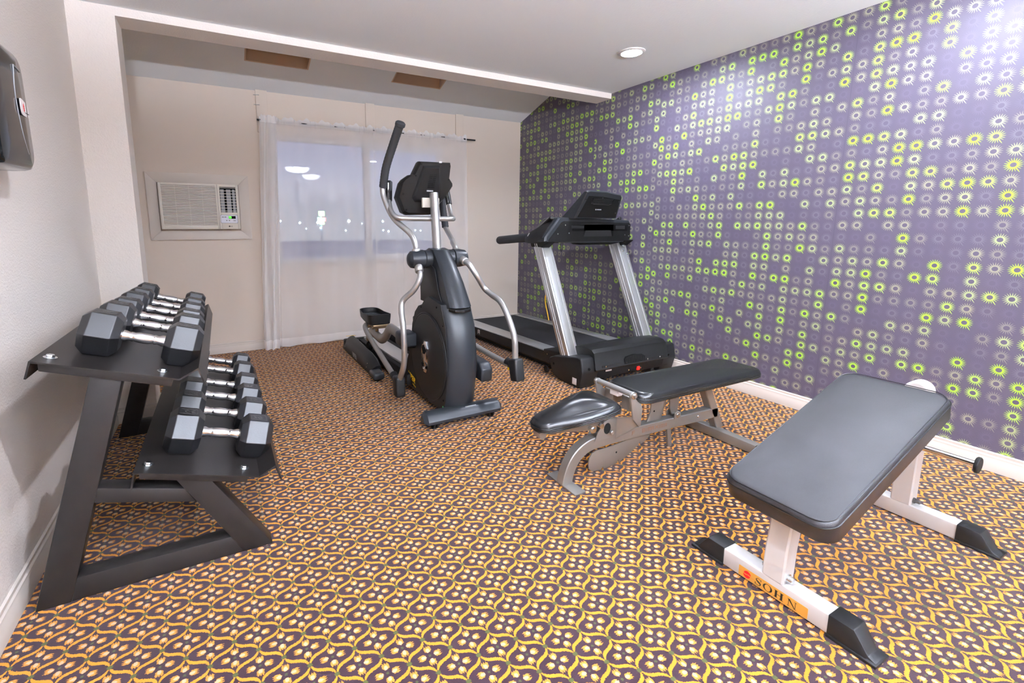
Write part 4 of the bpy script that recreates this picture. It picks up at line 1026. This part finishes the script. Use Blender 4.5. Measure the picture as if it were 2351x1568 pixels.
# notched sector blades
lo_ = [(-1.800, .062), (-1.795, .092), (-1.780, .114), (-1.755, .122), (-1.66, .122), (-1.56, .130), (-1.48, .150), (-1.385, .150), (-1.385, .118), (-1.425, .092), (-1.452, .086), (-1.455, .102), (-1.467, .084), (-1.52, .055), (-1.598, .022), (-1.604, .042), (-1.612, .020), (-1.66, .014), (-1.700, .013), (-1.706, .030), (-1.716, .012), (-1.77, .018), (-1.795, .035)]
b = B(); prism(b, lo_, 'y', BY - .003, BY + .003, .0008); se = obj('seat_sector', b, M_silver2, gb)
b = B(); cyl(b, (-1.62, BY - .0036, .082), (-1.62, BY + .0036, .082), .005, 10); obj('sector_hole', b, M_void, se)
up_ = [(-1.432, .350), (-1.400, .320), (-1.388, .285), (-1.392, .245), (-1.412, .205), (-1.432, .178), (-1.32, .172), (-1.305, .21), (-1.285, .26), (-1.272, .30), (-1.268, .352)]
b = B(); prism(b, up_, 'y', BY - .003, BY + .003, .0008); se = obj('back_sector', b, M_silver2, gb)
b = B(); cyl(b, (-1.365, BY - .0036, .248), (-1.365, BY + .0036, .248), .005, 10); obj('sector_hole', b, M_void, se)
b = B(); prism(b, [(-1.262, .355), (-1.250, .300), (-1.245, .24), (-1.225, .195), (-1.19, .195), (-1.178, .25), (-1.175, .355)], 'y', BY - .004, BY + .004, .001); obj('latch_arm', b, M_silver2, gb)
for s in (-1, 1):
    b = B(); prism(b, [(-1.235, .185), (-1.232, .215), (-1.21, .230), (-1.188, .215), (-1.182, .185)], 'y', BY + s * .024 - .003, BY + s * .024 + .003, .001); obj('latch_lug', b, M_silver2, gb)
b = B(); cyl(b, (-1.21, BY - .03, .205), (-1.21, BY + .03, .205), .008, 14); hexbolt(b, (-1.21, BY - .027, .205), (0, -1, 0), .009); obj('latch_pin', b, M_zinc, gb)
b = B(); prism(b, [(-1.262, .145), (-1.230, .145), (-1.212, .030), (-1.216, .020), (-1.232, .020), (-1.240, .030)], 'y', BY - .006, BY + .006, .002); obj('release_handle', b, M_silver2, gb)
b = B(); cyl(b, (-1.04, BY - .030, .163), (-1.04, BY - .020, .163), .007, 12, .002); obj('rivet', b, M_zinc, gb)
for s in (-1, 1):
    b = B(); prism(b, [(-1.60, .362), (-.66, .352), (-.64, .325), (-.70, .328), (-.95, .335), (-1.60, .335)], 'y', BY + s * .045 - .012, BY + s * .045 + .012, .002); obj('pad_rail', b, M_silver2, gb)
def padset(name, outl, M, par, th, crown, er, m, z2):
    b = B(); pad(b, outl, th, crown, er, M); p = obj(name, b, m, par, angle=60)
    b = B()
    for z in z2:
        cx = sum(q[0] for q in outl) / len(outl); cy = sum(q[1] for q in outl) / len(outl)
        pts = [M @ V((cx + (q[0] - cx) * 1.001, cy + (q[1] - cy) * 1.001, z)) for q in outl]; pts.append(pts[0]); pts.append(pts[1]); tube(b, pts, .0022, 6, False)
    obj('piping', b, M_welt, p, angle=60)
    return p
sa = math.atan2(.050, .40)
seat_o = [(-.205, -.035), (-.180, -.062), (-.10, -.085), (.02, -.112), (.11, -.124), (.165, -.124), (.198, -.108), (.212, -.075), (.216, 0), (.212, .075), (.198, .108), (.165, .124), (.11, .124), (.02, .112), (-.10, .085), (-.180, .062), (-.205, .035), (-.212, 0)]
seat_o = [(p.x, p.y) for p in catmull([(x, y, 0) for x, y in seat_o + seat_o[:1]], 3)[:-1]]
Ms = Matrix.Translation((-1.912, BY, .328)) @ Matrix.Rotation(-sa, 4, 'Y')
padset('seat_pad', seat_o, Ms, gb, .046, .036, .036, M_vinylpad, (.006, .013, .020))
Mb = Matrix.Translation((-1.115, BY, .360)) @ Matrix.Rotation(math.radians(.7), 4, 'Y')
padset('back_pad', [(p[0], p[1]) for p in rrect(.482, .130, .055, 7)], Mb, gb, .050, .024, .034, M_vinylpad, (.006, .013, .020))

# ------------------------------------------------------------------ white decline bench
WY = -4.10
wb = thing('decline_bench', 'white steel bench with one sloping black pad, nearest the camera', 'weight bench', (-1.4, WY, 0))
b = B(); box(b, -1.784, -1.722, WY - .205, WY + .205, .0045, .066, .004); fb_ = obj('front_bar', b, M_white, wb)
b = B(); box(b, -.872, -.812, WY - .215, WY + .215, .0045, .066, .004); rb_ = obj('rear_bar', b, M_white, wb)
for xm in (-1.753, -.842):
    for s in (-1, 1):
        e = .205 if xm < -1 else .215
        b = B(); y0 = WY + s * (e - .045); q = lambda d, z, w: [V((xm - w, y0 + s * d, z)), V((xm + w, y0 + s * d, z))]
        tb = B()
        loft(tb, [[V((xm - .0345, y0, .0)), V((xm + .0345, y0, 0)), V((xm + .0345, y0, .0705)), V((xm - .0345, y0, .0705))],
                  [V((xm - .0345, y0 + s * .062, 0)), V((xm + .0345, y0 + s * .062, 0)), V((xm + .033, y0 + s * .062, .0705)), V((xm - .033, y0 + s * .062, .0705))],
                  [V((xm - .0345, y0 + s * .098, 0)), V((xm + .0345, y0 + s * .098, 0)), V((xm + .028, y0 + s * .098, .016)), V((xm - .028, y0 + s * .098, .016))],
                  [V((xm - .0345, y0 + s * .118, 0)), V((xm + .0345, y0 + s * .118, 0)), V((xm + .030, y0 + s * .118, .010)), V((xm - .030, y0 + s * .118, .010))]])
        bevel(tb, .003, 2, 25); merge(b, tb); box(b, xm - .039, xm + .039, min(y0, y0 + s * .121), max(y0, y0 + s * .121), 0, .010, .002)
        obj('rubber_cap', b, M_blackpl, wb, angle=30)
# gold maker's plate on the near bar
b = B(); prism(b, [(-4.102 + p[0], .0262 + p[1]) for p in rrect(.1065, .0182, .003)], 'x', -1.7848, -1.7838); dec = obj('name_plate', b, M_gold, fb_, label='gold plate with black lettering')
ex, ey = (0, -1, 0), (0, 0, 1); ox = -1.7848
b = B(); R_ = .0125; c = V((ox, -4.024, .0255))
half1 = [(R_ * math.cos(a), R_ * math.sin(a)) for a in [PI * k / 12 + .35 for k in range(13)]]
flat(b, [(-.024, .0035)] + [p for p in half1[::-1]][0:0] + [(-.011, .0015), (-.009, .0075), (-.004, .0115), (.002, .0125), (.008, .010), (.0115, .006), (.0125, .0012), (.004, .0022), (-.002, .0)], c, ex, ey)
flat(b, [(.024, -.0045), (.011, -.0025), (.009, -.0085), (.004, -.0125), (-.002, -.0135), (-.008, -.011), (-.0115, -.007), (-.0125, -.0022), (-.004, -.0035), (.002, -.001)], c, ex, ey)
obj('emblem', b, M_red, dec)
b = B(); H_ = .024
def serif(o):   # H and N built from stems, hairlines and serifs
    pass
def poly(pts, y0): flat(b, pts, V((ox, y0, .0135)), ex, ey)
def rib_(pts, ws, y0):
    L = []; Rr = []
    for i, p in enumerate(pts):
        a = V(pts[max(0, i - 1)]); c_ = V(pts[min(len(pts) - 1, i + 1)]); d = (c_ - a).normalized(); n = V((-d.y, d.x)) * ws[i] / 2
        L.append(V(p) + n); Rr.append(V(p) - n)
    for i in range(len(pts) - 1): poly([L[i], Rr[i], Rr[i + 1], L[i + 1]], y0)
sp = [(.0195, .019), (.0165, .0225), (.011, .0238), (.006, .0215), (.0045, .0175), (.008, .0138), (.0145, .0108), (.0185, .0075), (.0172, .0030), (.012, .0004), (.006, .0010), (.002, .0045)]
sp = [(p.x, p.y) for p in catmull([(x, y, 0) for x, y in sp], 4)]
rib_(sp, [.0012 + .0042 * math.exp(-((i / len(sp) - .52) / .16) ** 2) for i in range(len(sp))], -4.050)
poly([(.0188, .0165), (.0203, .0165), (.0203, .0238), (.0192, .0238)], -4.050); poly([(.0012, .0078), (.0026, .0078), (.0026, .0002), (.0014, .0002)], -4.050)
for k in range(28):   # O: thick sides, thin top
    a0, a1 = 2 * PI * k / 28, 2 * PI * (k + 1) / 28
    f = lambda a, w: (.0145 + (.0145 - w * 5.2) * math.cos(a), .012 + (.0125 - w) * math.sin(a))
    poly([f(a0, 0), f(a1, 0), f(a1, .00105), f(a0, .00105)], -4.0765)
def stem(x, w, y0):
    poly([(x, 0), (x + w, 0), (x + w, H_), (x, H_)], y0)
    for z in (0, H_ - .001): poly([(x - .003, z), (x + w + .003, z), (x + w + .003, z + .001), (x - .003, z + .001)], y0)
stem(.004, .0062, -4.110); stem(.0205, .0062, -4.110); poly([(.0095, .0116), (.021, .0116), (.021, .0130), (.0095, .0130)], -4.110)
stem(.004, .0013, -4.150); stem(.0235, .0013, -4.150); poly([(.0015, H_), (.0075, H_), (.0248, 0), (.0225, 0)], -4.150)
obj('lettering', b, M_blackprint, dec)
# posts
b = B(); tube(b, [(-1.753, WY, .066), (-1.748, WY, .175), (-1.715, WY, .385)], 0, 8, True, rect=(.033, .032), up=(0, 1, 0)); p1_ = obj('front_post', b, M_white, wb, angle=25)
b = B(); cyl(b, (-1.758, WY - .033, .083), (-1.758, WY - .05, .083), .0115, 16, .002); hexbolt(b, (-1.758, WY + .033, .083), (0, 1, 0), .009); cyl(b, (-1.758, WY - .033, .083), (-1.758, WY - .036, .083), .0145, 18); obj('bolt', b, M_zinc, p1_)
b = B(); tube(b, [(-.842, WY, .066), (-.842, WY, .20), (-.842, WY, .40), (-.850, WY, .535)], 0, 8, True, rect=(.033, .030), up=(0, 1, 0))
lathe(b, [(.032, -.030), (.040, -.026), (.040, .026), (.032, .030)], (-.850, WY, .545), (1, 0, 0), 28); p2_ = obj('rear_post', b, M_white, wb, angle=25)
b = B(); cyl(b, (-.850, WY - .033, .085), (-.850, WY - .056, .085), .0075, 14, .002); cyl(b, (-.850, WY - .033, .085), (-.850, WY - .04, .085), .011, 14); obj('bolt', b, M_dark, p2_)
b = B(); cyl(b, (-.868, WY - .030, .322), (-.868, WY - .190, .322), .0125, 20); rd = obj('roller_bar', b, M_chrome, wb)
b = B(); cyl(b, (-.868, WY - .188, .322), (-.868, WY - .200, .322), .031, 26, .003); obj('end_disc', b, M_blackflat, rd)
b = B(); cyl(b, (-.868, WY + .030, .322), (-.868, WY + .190, .322), .0125, 20); rd = obj('roller_bar', b, M_chrome, wb)
b = B(); cyl(b, (-.868, WY + .188, .322), (-.868, WY + .200, .322), .031, 26, .003); obj('end_disc', b, M_blackflat, rd)
ang = math.atan2(.253, .757); ca, sa_ = math.cos(ang), math.sin(ang)
b = B(); ctr = V((-1.472, WY - .004, .495)); LEN = .403; HW = .161; TH = .078
Mp = Matrix.Translation(ctr - V((-sa_, 0, ca)) * TH) @ Matrix.Rotation(-ang, 4, 'Y')
b = B(); tube(b, [Mp @ V((-.36, 0, -.026)), Mp @ V((.36, 0, -.026))], 0, 8, True, rect=(.025, .026), up=(0, 1, 0)); obj('pad_beam', b, M_white, wb, angle=25)
po = [(p[0], p[1]) for p in rrect(LEN, HW, .05, 7)]
b = B(); pad(b, po, TH, .008, .024, Mp); pp = obj('pad', b, M_vinylpad2, wb, angle=60)
b = B(); pts = [Mp @ V((q[0] * .999, q[1] * .999, TH - .019)) for q in po]; pts += pts[:2]; tube(b, pts, .0026, 6, False)
pts = [Mp @ V((q[0] * .980, q[1] * .955, TH - .001)) for q in po]; pts += pts[:2]; tube(b, pts, .0016, 6, False); obj('stitched_seam', b, M_welt, pp, angle=60)

# ------------------------------------------------------------------ lamps, outside lights, world, camera
def can(x, y, label):
    t = thing('recessed_light', label, 'ceiling light', (x, y, HC), 'recessed ceiling lights')
    b = B(); lathe(b, [(.092, 0), (.092, -.004), (.084, -.009), (.070, -.010), (.068, -.004), (.068, 0)], (x, y, HC), (0, 0, 1), 40, cap=False); obj('trim_ring', b, M_white, t)
    b = B(); lathe(b, [(.068, -.006), (.05, -.010), (.02, -.012)], (x, y, HC), (0, 0, 1), 24); obj('lens', b, M_lamp, t, label='glowing white lens')
can(-.643, -2.30, 'glowing round recessed light in the ceiling beside the patterned wall')
can(-.643, -3.85, 'recessed ceiling light above the white bench, beyond the top of the photo')
can(-2.75, -3.85, 'recessed ceiling light near the left wall, beyond the top of the photo')
def dome(x, y, r, label):
    b = B(); lathe(b, [(r, 0), (r * .98, -.03), (r * .85, -.065), (r * .55, -.09), (r * .15, -.10)], (x, y, HC), (0, 0, 1), 32)
    tag(obj('dome_light', b, M_dome), label, 'ceiling light', 'dome lights behind the camera')
dome(-1.76, -5.60, .24, 'white dome light behind the camera, mirrored in the window')
dome(-1.25, -7.00, .20, 'farther white dome light behind the camera, mirrored small in the window')
dome(-3.0, -6.6, .20, 'white dome light behind the camera near the left wall')
M_lamp.node_tree.nodes['Principled BSDF'].inputs['Emission Strength'].default_value = 420
M_dome.node_tree.nodes['Principled BSDF'].inputs['Emission Strength'].default_value = 16

# unseen uplighters added behind the camera to brighten the ceiling
def uplighter(x, y, label):
    fl = thing('fill_lamp', label, 'added fill light', (x, y, 0))
    b = B(); lathe(b, [(.15, 0), (.15, .02), (.03, .035)], (x, y, 0), (0, 0, 1), 28); obj('fill_base', b, M_blackpl, fl)
    b = B(); cyl(b, (x, y, .03), (x, y, 1.66), .014, 14); obj('pole', b, M_blackpl, fl)
    b = B(); lathe(b, [(.02, 1.64), (.10, 1.68), (.17, 1.75), (.165, 1.75), (.095, 1.69), (.02, 1.66)], (x, y, 0), (0, 0, 1), 28); obj('fill_bowl', b, M_blackpl, fl)
    b = B(); lathe(b, [(.06, 1.715), (.10, 1.74), (.02, 1.75)], (x, y, 0), (0, 0, 1), 20); obj('fill_bulb', b, M_fill, fl)
uplighter(-3.35, -6.3, 'black fill light added behind the camera by the left wall')
uplighter(-.70, -6.6, 'black fill light added behind the camera by the patterned wall')

# far town lights seen through the glass
M_cool = mat('cool_lamp', '#ffffff', .5, emit='#bfeaff', estr=60)
M_sgreen = mat('sign_green', '#ffffff', .5, emit='#8ffb70', estr=9)
M_sred = mat('sign_red', '#ffffff', .5, emit='#ff4a4a', estr=9)
M_steal = mat('sign_teal', '#ffffff', .5, emit='#6bffc6', estr=9)
CAM = V((-3.28734, -4.82357, 1.2))
lamps = [(2.07, 45, 1.60, 1), (2.55, 52, .45, .9), (3.90, 45, 1.43, 1.1), (4.50, 45, .84, .7), (5.67, 45, 1.47, 1.5), (5.92, 45, .91, .9), (8.89, 45, 1.62, 1.7), (8.53, 45, .64, .8), (10.3, 45, 1.37, .7), (12.95, 46, 1.61, 1.2), (12.66, 45, .64, 1), (13.6, 46, .50, 1.2), (16.45, 45, .62, .8), (17.1, 45, .57, .8)]
M_post = mat('lamp_post', '#8a8d99', .6)
for x, y, z, k in lamps:
    t = thing('street_lamp', 'small cold white street light far off outside the window', 'street light', (x, y, -4), 'street lights outside the window')
    b = B(); cyl(b, (x, y + .16, -4), (x, y + .16, z + .25), .014, 8); cyl(b, (x, y + .16, z + .22), (x, y - .05, z + .22), .014, 8); obj('post', b, M_post, t)
    b = B(); bmesh.ops.create_icosphere(b, subdivisions=2, radius=.085 * k, matrix=Matrix.Translation((x, y, z + .02))); obj('lamp_head', b, M_cool, t, label='glowing cold white lamp')
sg = thing('roadside_sign', 'lit green, teal and red roadside sign far off outside the left window pane', 'sign', (6.1, 45.3, -4))
b = B(); box(b, 6.0, 6.15, 45.2, 45.4, -4, 2.6); obj('post', b, M_post, sg)
for x0, x1, z0, z1, m_ in ((5.80, 6.40, 2.15, 2.65, M_sgreen), (5.66, 6.05, 1.62, 2.02, M_steal), (6.13, 6.50, 1.62, 2.0, M_sred), (5.86, 6.35, 1.28, 1.60, M_sgreen)):
    b = B(); box(b, x0, x1, 45.0, 45.15, z0, z1, .03); obj('lit_panel', b, m_, sg)

wd = bpy.data.worlds.new('dusk'); S.world = wd; wd.use_nodes = True
nt = wd.node_tree; bg = nt.nodes['Background']
tc = nt.nodes.new('ShaderNodeTexCoord'); sp_ = nt.nodes.new('ShaderNodeSeparateXYZ'); nt.links.new(tc.outputs['Generated'], sp_.inputs[0])
cr_ = nt.nodes.new('ShaderNodeValToRGB'); nt.links.new(sp_.outputs['Z'], cr_.inputs['Fac'])
e = cr_.color_ramp.elements; e[0].position = 0.0; e[0].color = hexc('#a9adba'); e[1].position = .45; e[1].color = hexc('#7b83b4')
q = e.new(.12); q.color = hexc('#969cbf')
nt.links.new(cr_.outputs['Color'], bg.inputs['Color']); bg.inputs['Strength'].default_value = .55

cam = bpy.data.cameras.new('camera'); co = bpy.data.objects.new('camera', cam); COL.objects.link(co); S.camera = co
pit, yaw, rol = .15567148, .48043248, -.00090397
fwd = V((math.sin(yaw) * math.cos(pit), math.cos(yaw) * math.cos(pit), -math.sin(pit))); rt = V((math.cos(yaw), -math.sin(yaw), 0)); up = rt.cross(fwd)
R_ = math.cos(rol) * rt + math.sin(rol) * up; U_ = -math.sin(rol) * rt + math.cos(rol) * up
Mc = Matrix((R_, U_, -fwd)).transposed().to_4x4(); Mc.translation = CAM; co.matrix_world = Mc
cam.sensor_width = 36; cam.lens = 1058.7446 / 2351 * 36; cam.shift_x = 110.969 / 2351; cam.shift_y = -100.802 / 2351; cam.clip_start = .02; cam.clip_end = 300

vs = S.view_settings; vs.view_transform = 'Standard'; vs.look = 'None'; vs.gamma = 1; vs.use_curve_mapping = False; vs.exposure = 1.25
S.display_settings.display_device = 'sRGB'
S.cycles.use_denoising = True; S.cycles.max_bounces = 10; S.cycles.diffuse_bounces = 6; S.cycles.transparent_max_bounces = 16; S.cycles.sample_clamp_indirect = 8
